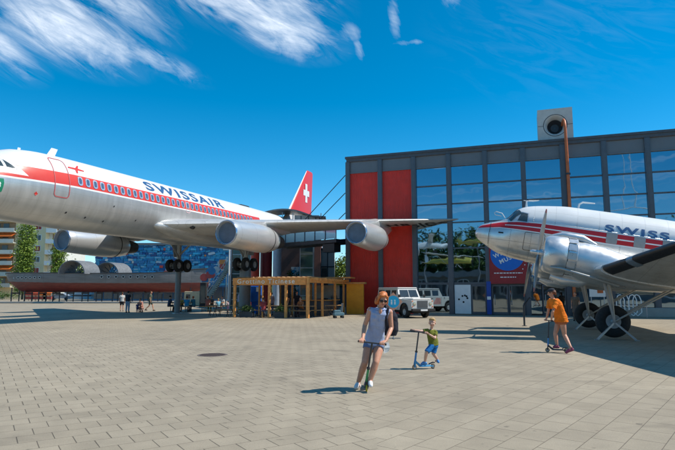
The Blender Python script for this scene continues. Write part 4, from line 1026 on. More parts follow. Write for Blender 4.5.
mb = MB(); mb.bx(-2.9, 2.9, 0, 2.4, .1, 2.5); mb.build('walls', mat('container_blue', (.34, .46, .52), .6), ct); mb = MB(); mb.bx(-2.95, 2.95, -.05, 2.45, .75, 1.1); mb.build('stripe', m_dark, ct)
for i, px in enumerate((31, 37.5, 44.5, 49)):
    q = thing('market_stall', ['dark red canopied stall, leftmost under the ship hull', 'red and orange canopied stall, second from the left under the hull', 'bright orange canopied stall, third from the left under the hull', 'small orange canopied stall, rightmost of the row under the hull'][i], 'stall', P0(px, 104), 0, 'stalls under the hull')
    mb = MB(); mb.add([(-.8, -.7, 1.5), (.8, -.7, 1.5), (.8, .7, 1.5), (-.8, .7, 1.5), (0, 0, 1.95)], [[0, 1, 4], [1, 2, 4], [2, 3, 4], [3, 0, 4]]); mb.bx(-.75, .75, -.68, -.66, 1.0, 1.5)
    mb.build('canopy', [mat('stall_red', (.42, .05, .03), .7), mat('stall_red2', (.55, .08, .03), .7), m_awn, m_awn][i], q)
    mb = MB(); mb.bx(-.7, .7, -.5, .5, .3, .85); mb.build('counter', mat('stall_counter', (.35, .06, .04), .7), q)
    mb = MB(); [mb.bx(x - .03, x + .03, y - .03, y + .03, 0, 1.5) for x in (-.7, .7) for y in (-.6, .6)]; mb.build('frame', m_dark, q)
# cream container, dark display and stair by the right end of the hull
YB = 62.
q = thing('cream_container', 'low cream site container under the right end of the ship hull', 'container', P0(189, 66)); mb = MB(); mb.bx(-.55, 1.3, 0, 2.2, .05, 1.75, bev=.04); mb.build('walls', mat('cream_sheet', (.55, .45, .28), .7), q)
mb = MB(); [mb.bx(-.35 + i * .8, .15 + i * .8, -.03, -.005, .9, 1.4) for i in range(1)]; mb.build('window', m_bwin, q)
q = thing('display_column', 'tall black display case standing right of the ship hull', 'display case', P0(203.5, YB)); mb = MB(); mb.bx(-.34, .34, -.3, .3, 0, 2.75, bev=.04); mb.build('case', m_black, q); mb = MB(); mb.bx(-.27, .27, -.33, -.31, .5, 2.4); mb.build('screen', m_ckw, q)
st = thing('outdoor_staircase', 'steep outdoor staircase with grey green side panels left of the timber pergola', 'staircase', P0(204, 66))
A_, B_ = Vector((-.2, 0, .1)), Vector((2.9, 0, 4.9))
mb = MB(); [mb.bar(A_ + Vector((0, y, 0)), B_ + Vector((0, y, 0)), .08, .34) for y in (0, 1.4)]; mb.build('stringer', mat('stair_green', (.22, .28, .27), .5, .2), st)
mb = MB(); [mb.box(A_ + (B_ - A_) * (i / 24) + Vector((.1, .7, .1)), (.3, 1.3, .04)) for i in range(1, 24)]; mb.build('steps', m_steel, st)
mb = MB(); [mb.bar(A_ + Vector((0, y, z)), B_ + Vector((0, y, z)), .05, .05) for y in (0, 1.4) for z in (.6, 1.1)]; [mb.bar(A_ + (B_ - A_) * t + Vector((0, 0, 0)), A_ + (B_ - A_) * t + Vector((0, 0, 1.1)), .05, .05) for t in (0, .2, .4, .6, .8, 1)]; mb.build('railing', m_steel, st)
mb = MB(); mb.add([A_ + Vector((.6, -.03, .9)), A_ + Vector((2.0, -.03, 3.0)), B_ + Vector((0, -.03, .9)), B_ + Vector((-.2, -.03, -.6))], [[0, 3, 2, 1]]); mb.build('side_panel', mat('stair_panel', (.16, .25, .25), .4, .2), st)
mb = MB(); mb.bx(2.9, 4.6, 0, 1.5, 4.7, 4.9); [mb.bx(x, x + .12, y, y + .12, 0, 4.7) for x in (3.0, 4.4) for y in (.05, 1.35)]; mb.build('landing', m_steel, st)
rs = random.Random(9); sg_ = thing('sign_cluster', 'cluster of red, white and blue road signs mounted above the staircase', 'signs', P0(210, 70))
for i in range(16):
    t = i / 16; k = rs.choice([0, 2, 2, 3, 3, 4]); X = -1.0 + t * 2.8 + rs.uniform(-.3, .3); Z = 2.6 + t * 3.2 + rs.uniform(-.5, .6); s_ = rs.uniform(.3, .5); mb = MB()
    if rs.random() < .5: mb.lathe((X, rs.uniform(0, .1), Z), (0, -1, 0), [(0, s_), (.04, s_), (.04, 0)], 14)
    else: mb.box((X, rs.uniform(0, .1), Z), (s_ * 1.8, .04, s_ * 1.3))
    mb.build('sign_panel', pm[k], sg_)
mb = MB(); mb.bar((-1.2, .15, 0), (-1.2, .15, 4), .12, .12); mb.bar((2, .15, 0), (2, .15, 6.2), .12, .12); mb.bar((-1.2, .18, 2.4), (2, .18, 6.0), .1, .1); mb.bar((-1.2, .18, 3.0), (2, .18, 5.2), .1, .1); mb.build('mounting_frame', m_steel, sg_)
q = thing('flag_pole', 'tall thin pale pole left of the grey column and timber pergola', 'pole', P0(228.5, 56)); mb = MB(); mb.cyl((0, 0, 0), (0, 0, 6.6), .09, .07, 10); mb.build('shaft', m_white, q); mb = MB(); mb.cyl((.26, .1, 0), (.26, .1, 6.4), .06, .05, 8); mb.build('stay', m_dark, q)
# glass stair tower, banners and brown block
def block(name, lab, cat, pa, pb, Y, z1, m, dep=6, parts=None):
    xa, xb = at(pa, 290, Y).x, at(pb, 290, Y).x; q = thing(name, lab, cat, (xa, Y, 0)); mb = MB(); mb.bx(0, xb - xa, 0, dep, 0, z1); mb.build('wall', m, q)
    mb = MB(); mb.bx(-.05, xb - xa + .05, -.05, dep, z1, z1 + .15); mb.build('roof', m_dark, q)
    return q, xb - xa
m_gl3 = mat('tower_glass', (.10, .16, .16), .1, .6, var=.1)
q, W_ = block('glass_stair_tower', 'narrow greenish glass tower between the flag pole and the red cylinder', 'tower', 230, 250.5, 64, 7.6, m_gl3)
mb = MB(); [mb.bx(0, W_, -.08, -.0, z, z + .09) for z in [i * .75 for i in range(1, 10)]]; [mb.bx(x, x + .1, -.12, 0, 0, 7.6) for x in (0, W_ / 2, W_ - .1)]; mb.build('mullion', m_steel, q)
def tubeb(lab, pa, pb, Y, z1, col, nm='round_banner_column', m=None):
    xa, xb = at(pa, 290, Y).x, at(pb, 290, Y).x; r_ = (xb - xa) / 2; t = thing(nm, lab, 'column', ((xa + xb) / 2, Y + r_, 0), 0, 'round columns behind the pergola')
    mb = MB(); mb.lathe((0, 0, 0), (0, 0, 1), [(0, r_), (z1, r_), (z1, 0)], 28); mb.build('drum', m or mat('drum_' + lab.split()[0] + lab.split()[1], col, .5, var=.08), t)
    mb = MB(); mb.lathe((0, 0, 0), (0, 0, 1), [(0, r_ + .03), (.25, r_ + .03), (.25, r_)], 28); mb.lathe((0, 0, z1 - .1), (0, 0, 1), [(0, r_), (0, r_ + .04), (.15, r_ + .04), (.15, 0)], 28); mb.build('rim', m_dark, t)
tubeb('bright red cylinder behind the left half of the timber pergola', 249.5, 258.5, 56, 6.4, (.62, .05, .02))
tubeb('deep red dark cylinder right of the bright red one', 258.8, 271, 57, 6.6, (.20, .01, .012))
tubeb('white and blue cylinder right of the dark red one', 272, 280.5, 56, 6.5, (.45, .52, .62))
q, W_ = block('brown_building', 'dark brown flat fronted block behind the timber pergola', 'building', 280.5, 303, 60, 8.6, mat('brown_cladding', (.17, .10, .085), .7, var=.12, vscale=1.5), 9)
# poster with tropical picture
q = thing('picture_poster', 'blue and white poster with dark palm foliage on the brown block', 'poster', P0(296, 59.6)); mb = MB(); mb.bx(-.55, .65, -.06, 0, .6, 4.4); mb.build('sheet', mat('poster_blue', (.02, .32, .55), .5, var=0, extra=lambda n, co, c, p: n.mix(n.ramp(n.noise(co, 1.1, 3, .5), .5, .55), (.02, .33, .58), (.65, .72, .75))), q)
me = crown([((-.1, -.25, 3.3), (.85, .18, .5)), ((.9, -.25, 2.9), (.6, .15, .35)), ((-.05, -.25, 1.5), (.3, .1, .7))], 900, .17, 31); me.materials.append(m_leaf2); pl = thing('potted_palm', 'dark leafy palm in front of the blue poster behind the pergola', 'plant', P0(294.5, 58.6)); link('leaves', me, pl); mb = MB(); mb.tube([(0, 0, .4), (.05, -.1, 1.6), (0, -.2, 3.3)], [.09, .07, .05], 8); mb.build('trunk', m_bark, pl); mb = MB(); mb.lathe((0, 0, 0), (0, 0, 1), [(0, .22), (.5, .3), (.5, 0)], 16); mb.build('pot', m_conc, pl)
# lift tower with boarding platform
LX, LY = at(306.5, 290, 51.5).x, 51.5
lt = thing('lift_tower', 'glass and steel lift tower rising behind the pergola to the roofed boarding platform', 'tower', (LX, LY, 0))
mb = MB(); mb.bx(-.6, .6, 0, 1.2, 0, 7.9); mb.build('shaft_glass', mat('lift_glass', (.25, .36, .34), .06, .7, var=0), lt)
mb = MB(); [mb.bx(x, x + .08, y, y + .08, 0, 8.0) for x in (-.66, .58) for y in (-.06, 1.18)]; [mb.bx(-.66, .66, -.07, 0, z, z + .08) for z in (1.3, 2.6, 3.9, 5.2, 6.5, 7.8)]; mb.build('frame', m_steel, lt)
mb = MB(); mb.bx(-1.3, 1.25, -.2, 2.2, 8.0, 8.12); mb.bx(-1.2, 1.15, -.1, 2.1, 8.12, 8.95); mb.build('platform_cabin', m_pale, lt)
mb = MB(); [mb.bx(x, x + .07, -.13, -.1, 8.15, 8.9) for x in (-.6, .1, .8)]; mb.build('cabin_post', m_dark, lt)
mb = MB(); rr_ = []
for i in range(17):
    t = i / 16; X = -4.8 + t * 6.6; Z = 8.9 + .55 * math.sin(math.pi * min(1, t * 1.25)) - .45 * max(0, t - .6); rr_.append([Vector((X, y, Z + dz_)) for y, dz_ in ((-.7, -.06), (2.6, -.06), (2.6, .06), (-.7, .06))])
mb.loft(rr_, 0, True, False); mb.build('canopy_roof', mat('canopy_metal', (.17, .17, .17), .4, .4), lt)
mb = MB(); [mb.cyl((x, -.5, 8.0), (x, -.5, 9.1), .045) for x in (-1.3, 1.35)]; mb.bar((-4.6, -.5, 7.9), (1.5, -.5, 7.9), .1, .2); mb.bar((-4.6, -.5, 8.5), (-1.3, -.5, 8.5), .05, .05); mb.bar((-4.6, 2.3, 7.9), (1.5, 2.3, 7.9), .1, .2); [mb.cyl((x, -.5, 7.9), (x, -.5, 9.15), .035) for x in (-4.5, -3.4, -2.3)]; mb.build('gantry', m_steel, lt)
# footbridge with hangers
Bq, Cq = Vector((.62, 45.6, 0)), Vector((-4.9, 50.6, 0)); dv = (Cq - Bq); fl_ = dv.length; ang = math.atan2(dv.y, dv.x)
fb = thing('footbridge', 'dark steel footbridge with glass sides hung by cables from the hall corner', 'footbridge', (Bq.x, Bq.y, 0), ang)
mb = MB(); mb.bx(0, fl_, -.2, 1.1, 5.75, 6.05); mb.bx(0, fl_, -.26, -.2, 5.65, 6.15); mb.build('deck', m_dark, fb)
mb = MB(); mb.bx(.05, fl_, 1.02, 1.04, 6.1, 7.05); mb.build('glass_side', mat('bridge_glass', (.30, .55, .68), .08, .3, var=0), fb)
mb = MB(); [mb.bx(x, x + .05, y, y + .05, 6.05, 7.1) for x in [i * fl_ / 6 for i in range(7)] for y in (-.16, 1.04)]; [mb.bx(0, fl_, y, y + .06, 7.06, 7.12) for y in (-.16, 1.04)]; mb.build('railing', m_dark, fb)
for (pa_, za), t in (((345.2, 175.4), 1.0), ((345.2, 193), .74), ((345.2, 213), .40)):
    a = at(pa_, za, 44.4); mb = MB(); inv = Matrix.Translation((Bq.x, Bq.y, 0)) @ Matrix.Rotation(ang, 4, 'Z'); a = inv.inverted() @ a
    mb.cyl(a, (fl_ * t, .3, 6.1), .035, n=6); mb.build('cable', m_dark, fb)
mb = MB(); mb.bx(fl_ * .04, fl_ * .22, .2, 1.0, 5.0, 5.7); mb.build('service_box', m_dark, fb)
# small buildings right of the lift
q, W_ = block('brick_pillar_building', 'narrow salmon pink wall right of the lift tower', 'building', 313, 320.5, 56, 6.9, mat('salmon_render', (.36, .16, .12), .8))
q, W_ = block('white_annex', 'small off white building with dark windows right of the salmon wall', 'building', 321, 334.5, 58, 6.2, m_cream2)
mb = MB(); mb.bx(.05, .62, -.06, 0, .3, 4.2); mb.build('window', m_bwin, q); mb = MB(); [mb.bx(0, W_, -.09, -.02, z, z + .1) for z in (2.0, 3.1, 4.3, 6.1)]; mb.bx(.64, .74, -.1, 0, 0, 6.2); mb.build('frame', m_dark, q)
tree('garden_tree', 'sunlit green tree in the gap beside the red bay of the hall', 'tree', P0(341, 68), [((0, 0, 3.8), (1.7, 1.6, 1.9)), ((-.6, 0, 2.4), (1.2, 1.2, 1.2)), ((.5, 0, 5.0), (1.0, 1.0, 1.0))], 4200, .26, m_leaf1, 3.6, .14, 51)
tree('garden_tree', 'darker green tree behind the sunlit tree in the gap', 'tree', P0(336, 84), [((0, 0, 4), (2.4, 2, 2.6))], 2200, .34, m_leaf3, 4, .14, 52)
q, W_ = block('grey_shed', 'low grey shed below the green tree in the gap', 'shed', 330, 347, 62, 2.2, m_grey, 3)

# ================================================================== timber pergola with sign
PC = gnd(307.8, 318.4); u1 = Vector((math.cos(FA), math.sin(FA), 0)); PL, PD = 7.6, 7.4
# local: x to the left along the front (negative), origin at the front right corner
pg = thing('timber_pergola', 'pine timber pergola bar with a lettered fascia in front of the red bays', 'pergola', (PC.x, PC.y, 0), FA)
XL = -5.35
def post(x, y, h=2.42, s_=.2, m=m_wood): s_ *= .72; mb = MB(); mb.bx(x - s_ / 2, x + s_ / 2, y - s_ / 2, y + s_ / 2, 0, h, bev=.01); mb.build('post', m, pg)
for x in (XL, XL + 2.6, -1.55): post(x, 0, 2.2, .22)
post(0, -.0, 2.66, .24)
for y in (2.6, 5.2, 7.2): post(0, y, 2.3)
for x, y in ((XL, 3.6), (XL, 7.2), (-2.7, 7.2), (-2.7, 3.6), (-.9, 3.6)): post(x, y, 2.3, .18)
post(-3.25, 0, 2.2, .12); post(-1.0, 2.4, 2.3, .3)
m_wood2 = mat('timber_fascia', (.78, .31, .075), .55, var=.2, vscale=5)
mb = MB(); mb.bx(XL - .15, .0 - .12, -.06, .10, 2.14, 2.62, bev=.012); mb.build('fascia', m_wood2, pg)
flat_txt('Grottino Ticinese', .43, (XL / 2 - .35, 2.37), 0, pg, mat('sign_letters', (.88, .84, .72), .5, var=0), -.075, .004, 1.12)
mb = MB(); mb.bx(-.06, .10, .12, PD, 2.28, 2.56); mb.build('side_beam', m_wood2, pg)
for i in range(14):
    y = .35 + i * .54; mb = MB(); mb.bx(XL - .1, .22 + (.12 if i % 3 else .3), y, y + .09, 2.45, 2.62); mb.build('rafter', m_wood, pg)
mb = MB(); [mb.bx(XL + .05 + i * .36, XL + .21 + i * .36, .15, PD, 2.64, 2.70) for i in range(15)]; mb.build('roof', mat('roof_boards', (.38, .25, .13), .7, var=.2, vscale=4), pg)
mb = MB(); mb.bx(-2.9, .9, 6.1, 7.3, 2.70, 2.80); mb.bx(-.3, 1.75, 7.05, 7.5, 2.28, 2.42); mb.build('side_canopy', m_wood, pg)
mb = MB(); mb.bx(.25, 1.6, 7.15, 7.3, .0, 2.28); mb.build('side_wall', mat('orange_boards', (.98, .36, .02), .6, var=.1, vscale=4), pg)
# bar counter
bc = thing('bar_counter', 'long dark grey bar counter along the right side under the timber pergola', 'counter', (PC.x, PC.y, 0), FA)
mb = MB(); mb.bx(-2.4, -.35, 3.9, 4.5, 0, 1.05); mb.bx(-.95, -.35, 4.5, 7.0, 0, 1.05); mb.build('front', mat('counter_grey', (.08, .09, .095), .6), bc); mb = MB(); mb.bx(-2.5, -.25, 3.8, 4.6, 1.05, 1.11); mb.bx(-1.05, -.25, 4.6, 7.1, 1.05, 1.11); mb.build('top', m_wood, bc)
mb = MB(); mb.bx(-2.4, -.3, 7.0, 7.1, 1.2, 2.2); mb.build('back_panel', mat('bar_back', (.35, .30, .24), .7, var=.2, vscale=2), bc)
mb = MB(); [mb.lathe((x, 7.05 - .1, 1.11), (0, 0, 1), [(0, .04), (.2, .04), (.26, .015), (.32, .015)], 8) for x in (-.9, -.7, -.5)]; mb.build('bottles', m_exh, bc)
# tables and benches
m_bench = mat('bench_wood', (.42, .24, .10), .6, var=.2, vscale=5)
def beer_table(x, y, rz, lab, base=PC, a0=FA):
    w = Matrix.Translation((base.x, base.y, 0)) @ Matrix.Rotation(a0, 4, 'Z') @ Vector((x, y, 0)); t = thing('beer_table', lab, 'table', w, a0 + rz, 'long tables around the pergola')
    mb = MB(); mb.bx(-.95, .95, -.3, .3, .72, .76); mb.build('table_top', m_bench, t)
    for s_ in (-.7, .7): mb = MB(); mb.bar((s_, -.26, 0), (s_, .26, .72), .03, .03); mb.bar((s_, .26, 0), (s_, -.26, .72), .03, .03); mb.build('leg', m_dark, t)
    return w
def bench(x, y, rz, lab, base=PC, a0=FA):
    w = Matrix.Translation((base.x, base.y, 0)) @ Matrix.Rotation(a0, 4, 'Z') @ Vector((x, y, 0)); t = thing('bench', lab, 'bench', w, a0 + rz, 'benches around the pergola')
    mb = MB(); mb.bx(-.95, .95, -.14, .14, .42, .46); mb.build('seat', m_bench, t)
    for s_ in (-.7, .7): mb = MB(); mb.bar((s_, -.12, 0), (s_, .0, .42), .03, .03); mb.bar((s_, .12, 0), (s_, 0, .42), .03, .03); mb.build('leg', m_dark, t)
beer_table(-1.1, 1.4, 0, 'timber table behind the corner post of the pergola'); bench(-1.1, .75, 0, 'bench in front of the table behind the corner post'); bench(-1.1, 2.05, 0, 'bench behind the table at the corner post')
beer_table(-3.4, 1.5, 0, 'timber table in the middle of the pergola front'); bench(-3.4, .85, 0, 'bench in front of the middle pergola table'); beer_table(.35, 3.9, R(90), 'small table outside the right side of the pergola'); bench(-.1, 2.6, R(60), 'bench beside the second right hand post of the pergola')
# low fence planks and planters round the seating

for i, (x, y, rz, l1) in enumerate(((-2.3, -1.0, 0, 'timber table standing in the open just left of the corner post'), (-6.9, 1.2, 0, 'timber table left of the pergola beside the flag pole'))):
    if i == 0: continue
    beer_table(x, y, rz, l1); bench(x, y - .65, rz, 'near bench of the table beside the flag pole'); bench(x, y + .65, rz, 'far bench of the table beside the flag pole')
for i, (x, y) in enumerate(((-4.6, .35), (-2.0, .35))):
    w = Matrix.Translation((PC.x, PC.y, 0)) @ Matrix.Rotation(FA, 4, 'Z') @ Vector((x, y, 0)); q = thing('planter', ['green planter box at the left front of the pergola', 'green planter box in the middle front of the pergola'][i], 'planter', w, FA, 'planters under the pergola')
    mb = MB(); mb.bx(-.5, .5, -.16, .16, 0, .38, bev=.02); mb.build('box', m_dark, q); me = crown([((0, 0, .55), (.5, .16, .2))], 500, .09, 90 + i); me.materials.append(m_leaf3); link('leaves', me, q)
# ================================================================== PEOPLE
def remesh(mb, name, voxel, m, parent, smooth=2, wrinkle=0., seed=0, **kw):
    me = mb.mesh(name, [m]); o = bpy.data.objects.new(name, me); COL.objects.link(o)
    md = o.modifiers.new('r', 'REMESH'); md.mode = 'VOXEL'; md.voxel_size = voxel; md.use_smooth_shade = True
    if smooth: sm = o.modifiers.new('s', 'SMOOTH'); sm.iterations = smooth; sm.factor = .5
    dg = bpy.context.evaluated_depsgraph_get(); dg.update(); m2 = bpy.data.meshes.new_from_object(o.evaluated_get(dg)); bpy.data.objects.remove(o); bpy.data.meshes.remove(me)
    if wrinkle:
        nn = [v.normal.copy() for v in m2.vertices]
        for v, n_ in zip(m2.vertices, nn): v.co += n_ * (noise.noise(Vector((v.co.x * 9 + seed, v.co.y * 9, v.co.z * 14))) + .6 * noise.noise(Vector((v.co.x * 22, v.co.y * 22 + seed, v.co.z * 30)))) * wrinkle
    for p in m2.polygons: p.use_smooth = True
    m2.materials.clear(); m2.materials.append(m); m2.name = name
    return link(name, m2, parent, **kw)
def caps(mb, a, b, ra, rb=None, n=10):
    rb = ra if rb is None else rb; a, b = Vector(a), Vector(b); d = b - a; l = d.length
    if l < 1e-5: return mb.sphere(a, ra, n)
    d.normalize(); u, v = frame(d); rings = []
    for k in range(4, 0, -1): t = math.pi / 2 * k / 4; rings.append(superring(a - d * ra * math.sin(t), u, v, max(ra * math.cos(t), ra * .02), max(ra * math.cos(t), ra * .02), n))
    rings.append(superring(a, u, v, ra, ra, n)); rings.append(superring(b, u, v, rb, rb, n))
    for k in range(1, 5): t = math.pi / 2 * k / 4; rings.append(superring(b + d * rb * math.sin(t), u, v, max(rb * math.cos(t), rb * .02), max(rb * math.cos(t), rb * .02), n))
    return mb.loft(rings, 0, True, True)
def limb(mb, a, b, c, r, n=12):
    """two-segment limb with muscle bulge: r=(ra, rmid, rb, rlowbulge, rc)"""
    a, b, c = Vector(a), Vector(b), Vector(c)
    caps(mb, a, a.lerp(b, .45), r[0], r[1], n); caps(mb, a.lerp(b, .45), b, r[1], r[2], n); caps(mb, b, b.lerp(c, .35), r[2], r[3], n); caps(mb, b.lerp(c, .35), c, r[3], r[4], n)
def torso(mb, secs, g=0., n=20):
    """secs: (centre, lateral vector, half width, half depth)"""
    rings = []
    for i, (c, lat, hw_, hd_) in enumerate(secs):
        c = Vector(c); ax_ = (Vector(secs[min(i + 1, len(secs) - 1)][0]) - Vector(secs[max(i - 1, 0)][0])).normalized()
        u = Vector(lat); u = (u - ax_ * u.dot(ax_)).normalized(); v = ax_.cross(u); rings.append(superring(c, u, v, hw_ + g, hd_ + g, n, 2.3))
    return mb.loft(rings, 0, True, True)
def basis(fwd, up=(0, 0, 1)):
    f = Vector(fwd).normalized(); up = Vector(up); s_ = up.cross(f).normalized(); u = f.cross(s_).normalized()      # s_ = left of the face
    return Matrix((s_, f, u)).transposed()
def head_prims(mb, c, B, k=1.):
    c = Vector(c); T = lambda x, y, z: c + B @ (Vector((x, y, z)) * k)
    mb.sphere(T(0, -.012, .03), Vector((.076, .094, .088)) * k, 18, rot=B); mb.sphere(T(0, .018, -.025), Vector((.062, .068, .085)) * k, 16, rot=B)
    mb.sphere(T(0, .045, -.085), Vector((.034, .034, .028)) * k, 10, rot=B); caps(mb, T(0, .085, .01), T(0, .105, -.022), .011 * k, .016 * k, 8)
    for s_ in (-1, 1):
        mb.sphere(T(s_ * .076, -.01, -.008), Vector((.012, .022, .034)) * k, 8, rot=B); mb.sphere(T(s_ * .036, .066, -.03), Vector((.026, .024, .026)) * k, 8, rot=B); mb.sphere(T(s_ * .034, .072, .028), Vector((.028, .018, .012)) * k, 8, rot=B)
    mb.sphere(T(0, .08, -.052), Vector((.025, .014, .012)) * k, 8, rot=B)
def face_parts(par, c, B, k, m_lip, m_eye=None, shades=None):
    c = Vector(c); T = lambda x, y, z: c + B @ (Vector((x, y, z)) * k)
    mb = MB(); mb.sphere(T(0, .090, -.052), Vector((.022, .007, .007)) * k, 8, rot=B); mb.build('mouth', m_lip, par)
    if shades:
        for s_ in (-1, 1): mb = MB(); mb.sphere(T(s_ * .034, .088, .008), Vector((.031, .012, .024)) * k, 12, rot=B); sg0 = mb.build('sunglasses_lens', shades, par)
        mb = MB(); mb.tube([T(-.07, .0, .012), T(-.066, .075, .016), T(0, .10, .016), T(.066, .075, .016), T(.07, .0, .012)], .005 * k, 6); mb.build('sunglasses_frame', shades, par)
    else:
        for s_ in (-1, 1):
            mb = MB(); mb.sphere(T(s_ * .031, .080, .008), Vector((.013, .007, .007)) * k, 8, rot=B); e = mb.build('eye', m_white, par)
            mb = MB(); mb.sphere(T(s_ * .031, .086, .008), Vector((.006, .003, .006)) * k, 8, rot=B); mb.build('pupil', m_black, e)
            mb = MB(); caps(mb, T(s_ * .018, .084, .028), T(s_ * .045, .078, .028), .004 * k, .003 * k, 6); mb.build('eyebrow', m_lip if False else m_brow, par)
def hand_prims(mb, w_, g_, bar, down, k=1.):
    """palm from wrist w_ to grip centre g_, fingers wrapped round the bar (direction bar, from little finger to thumb side)"""
    w_, g_, bar, down = Vector(w_), Vector(g_), Vector(bar).normalized(), Vector(down).normalized()
    palm = g_ - down * .028 * k
    for t in (-.026, -.009, .009, .026): caps(mb, w_ + bar * t * .55 * k, palm + bar * t * k, .015 * k, .012 * k, 8)
    f_ = (palm - w_).normalized(); f_ = (f_ - down * f_.dot(down)).normalized() if abs(f_.dot(down)) < .95 else bar.cross(down).normalized()
    for t, l in ((-.036, .86), (-.013, 1.0), (.011, 1.06), (.034, .95)):
        b0 = palm + bar * t * k; b1 = b0 + f_ * .026 * l * k + down * .008 * k; b2 = b1 + down * .030 * l * k + f_ * .004 * k; b3 = b2 - f_ * .026 * l * k + down * .004 * k
        caps(mb, b0, b1, .0105 * k, .0098 * k, 8); caps(mb, b1, b2, .0098 * k, .009 * k, 8); caps(mb, b2, b3, .009 * k, .008 * k, 8)
    t0 = w_.lerp(palm, .45) + bar * .026 * k; t1 = t0 + bar * .020 * k + down * .018 * k; t2 = t1 + down * .028 * k + f_ * .004 * k
    caps(mb, t0, t1, .0135 * k, .011 * k, 8); caps(mb, t1, t2, .011 * k, .009 * k, 8)
def open_hand(mb, w_, d_, lat, k=1.):
    w_, d_, lat = Vector(w_), Vector(d_).normalized(), Vector(lat).normalized(); nrm = d_.cross(lat)
    for t in (-.026, -.009, .009, .026): caps(mb, w_ + lat * t * .5 * k, w_ + d_ * .075 * k + lat * t * k, .014 * k, .011 * k, 6)
    for t, l in ((-.032, .75), (-.011, .95), (.011, 1.0), (.030, .9)):
        b = w_ + d_ * .078 * k + lat * t * k; c_ = b + (d_ + nrm * .25) * .04 * l * k; caps(mb, b, c_, .0098 * k, .009 * k, 6); caps(mb, c_, c_ + (d_ + nrm * .7).normalized() * .032 * l * k, .009 * k, .0078 * k, 6)
    caps(mb, w_ + lat * .02 * k + d_ * .02 * k, w_ + lat * .05 * k + d_ * .055 * k, .013 * k, .010 * k, 6); caps(mb, w_ + lat * .05 * k + d_ * .055 * k, w_ + lat * .056 * k + d_ * .085 * k, .010 * k, .008 * k, 6)
def shoe_prims(mb, an, toe, k=1.):
    an, toe = Vector(an), Vector(toe); d = (toe - an); d.z = 0; L_ = d.length or .1; d.normalize(); z0 = min(toe.z, an.z - .03 * k)
    hl = Vector((an.x, an.y, an.z - .045 * k)) - d * .035 * k
    caps(mb, hl, Vector((toe.x, toe.y, toe.z)), .036 * k, .032 * k, 10); caps(mb, an, hl + d * .05 * k, .038 * k, .036 * k, 10)
    caps(mb, an.lerp(toe, .4) + Vector((0, 0, .0)), toe - d * .01, .042 * k, .036 * k, 10)
m_skin = mat('skin_tanned', (.58, .28, .175), .5, var=.16, vscale=7, bump=.002, bscale=40, sub=.12); m_skin2 = mat('skin_fair', (.64, .36, .25), .5, var=.05, vscale=6, sub=.12); m_skin3 = mat('skin_brown', (.35, .17, .09), .55, var=.05)
m_lip = mat('lip', (.42, .10, .08), .5, var=0); m_brow = mat('eyebrow', (.12, .06, .03), .8, var=0); m_shade_l = mat('sunglass', (.012, .01, .012), .08, var=0)
def cloth(name, col, **k): return mat('cloth_' + name, col, .85, var=k.pop('var', .12), vscale=k.pop('vscale', 7), bump=.014, bscale=13, spec=.2, **k)
# ---- kick scooter, built between its wheel contacts and handlebar ends
def scooter(name, lab, front, rear, h_l, h_r, m_body, m_wheel, m_deckm=None, wr=.055, m_bar=None):
    front, rear, h_l, h_r = map(Vector, (front, rear, h_l, h_r)); base = front.lerp(rear, .5); base.z = 0
    t = thing(name, lab, 'kick scooter', base); f, r_, a, b = (q - base for q in (front, rear, h_l, h_r)); f.z = r_.z = wr
    d = (f - r_).normalized(); lat = Vector((-d.y, d.x, 0)); top = a.lerp(b, .5); hp = f + Vector((0, 0, .13)) - d * .02
    dk = [r_ + d * .10 + Vector((0, 0, .02)), f - d * .13 + Vector((0, 0, .02))]
    mb = MB(); rings = []
    for q, w2 in ((dk[0] - d * .02, .05), (dk[0] + d * .05, .06), (dk[1] - d * .06, .06), (dk[1], .035)): rings.append([q + lat * x + Vector((0, 0, z)) for x, z in ((-w2, -.018), (w2, -.018), (w2, .008), (w2 * .9, .016), (-w2 * .9, .016), (-w2, .008))])
    mb.loft(rings, 0, True, False); mb.tube([dk[1] - d * .02, f - d * .06 + Vector((0, 0, .09)), hp], [.03, .024, .026], 8)
    for s_ in (-1, 1): mb.bar(r_ + lat * s_ * .026, dk[0] + lat * s_ * .03 + d * .03, .012, .03); mb.bar(f + lat * s_ * .026, hp + lat * s_ * .014, .016, .03, up=d)
    mb.build('deck', m_deckm or m_body, t)
    mb = MB(); mb.tube([r_ + Vector((0, 0, wr + .02)) - d * .05, r_ + Vector((0, 0, wr + .03)) + d * .0, dk[0] + Vector((0, 0, .03))], .014, 6); mb.box(r_ + Vector((0, 0, wr + .022)), (.05, .05, .01)); mb.build('brake_fender', m_dark, t)
    mb = MB(); mb.cyl(hp - (top - hp) * .04, hp.lerp(top, .30), .023, .021, 12); mb.build('head_tube', m_body, t)
    mb = MB(); mb.cyl(hp.lerp(top, .28), top, .016, n=10); mb.tube([a, top, b], .014, 10); mb.cyl(hp.lerp(top, .30), hp.lerp(top, .345), .03, n=10); mb.build('handlebar', m_bar or m_dark, t)
    for q, e in ((a, a + (top - a).normalized() * .11), (b, b + (top - b).normalized() * .11)): mb = MB(); mb.cyl(q, e, .019, n=10); mb.build('grip', m_black, t)
    for q in (f, r_):
        mb = MB(); mb.lathe(q - lat * .014, lat, [(0, wr * .7), (.0, wr * .95), (.006, wr), (.022, wr), (.028, wr * .95), (.028, wr * .7)], 24); w_ = mb.build('wheel', m_wheel, t)
        mb = MB(); mb.lathe(q - lat * .012, lat, [(0, 0), (0, wr * .72), (.024, wr * .72), (.024, 0)], 18); mb.build('hub', m_steel, w_)
    return t
def J(px, py, Y): return at(px, py, Y)

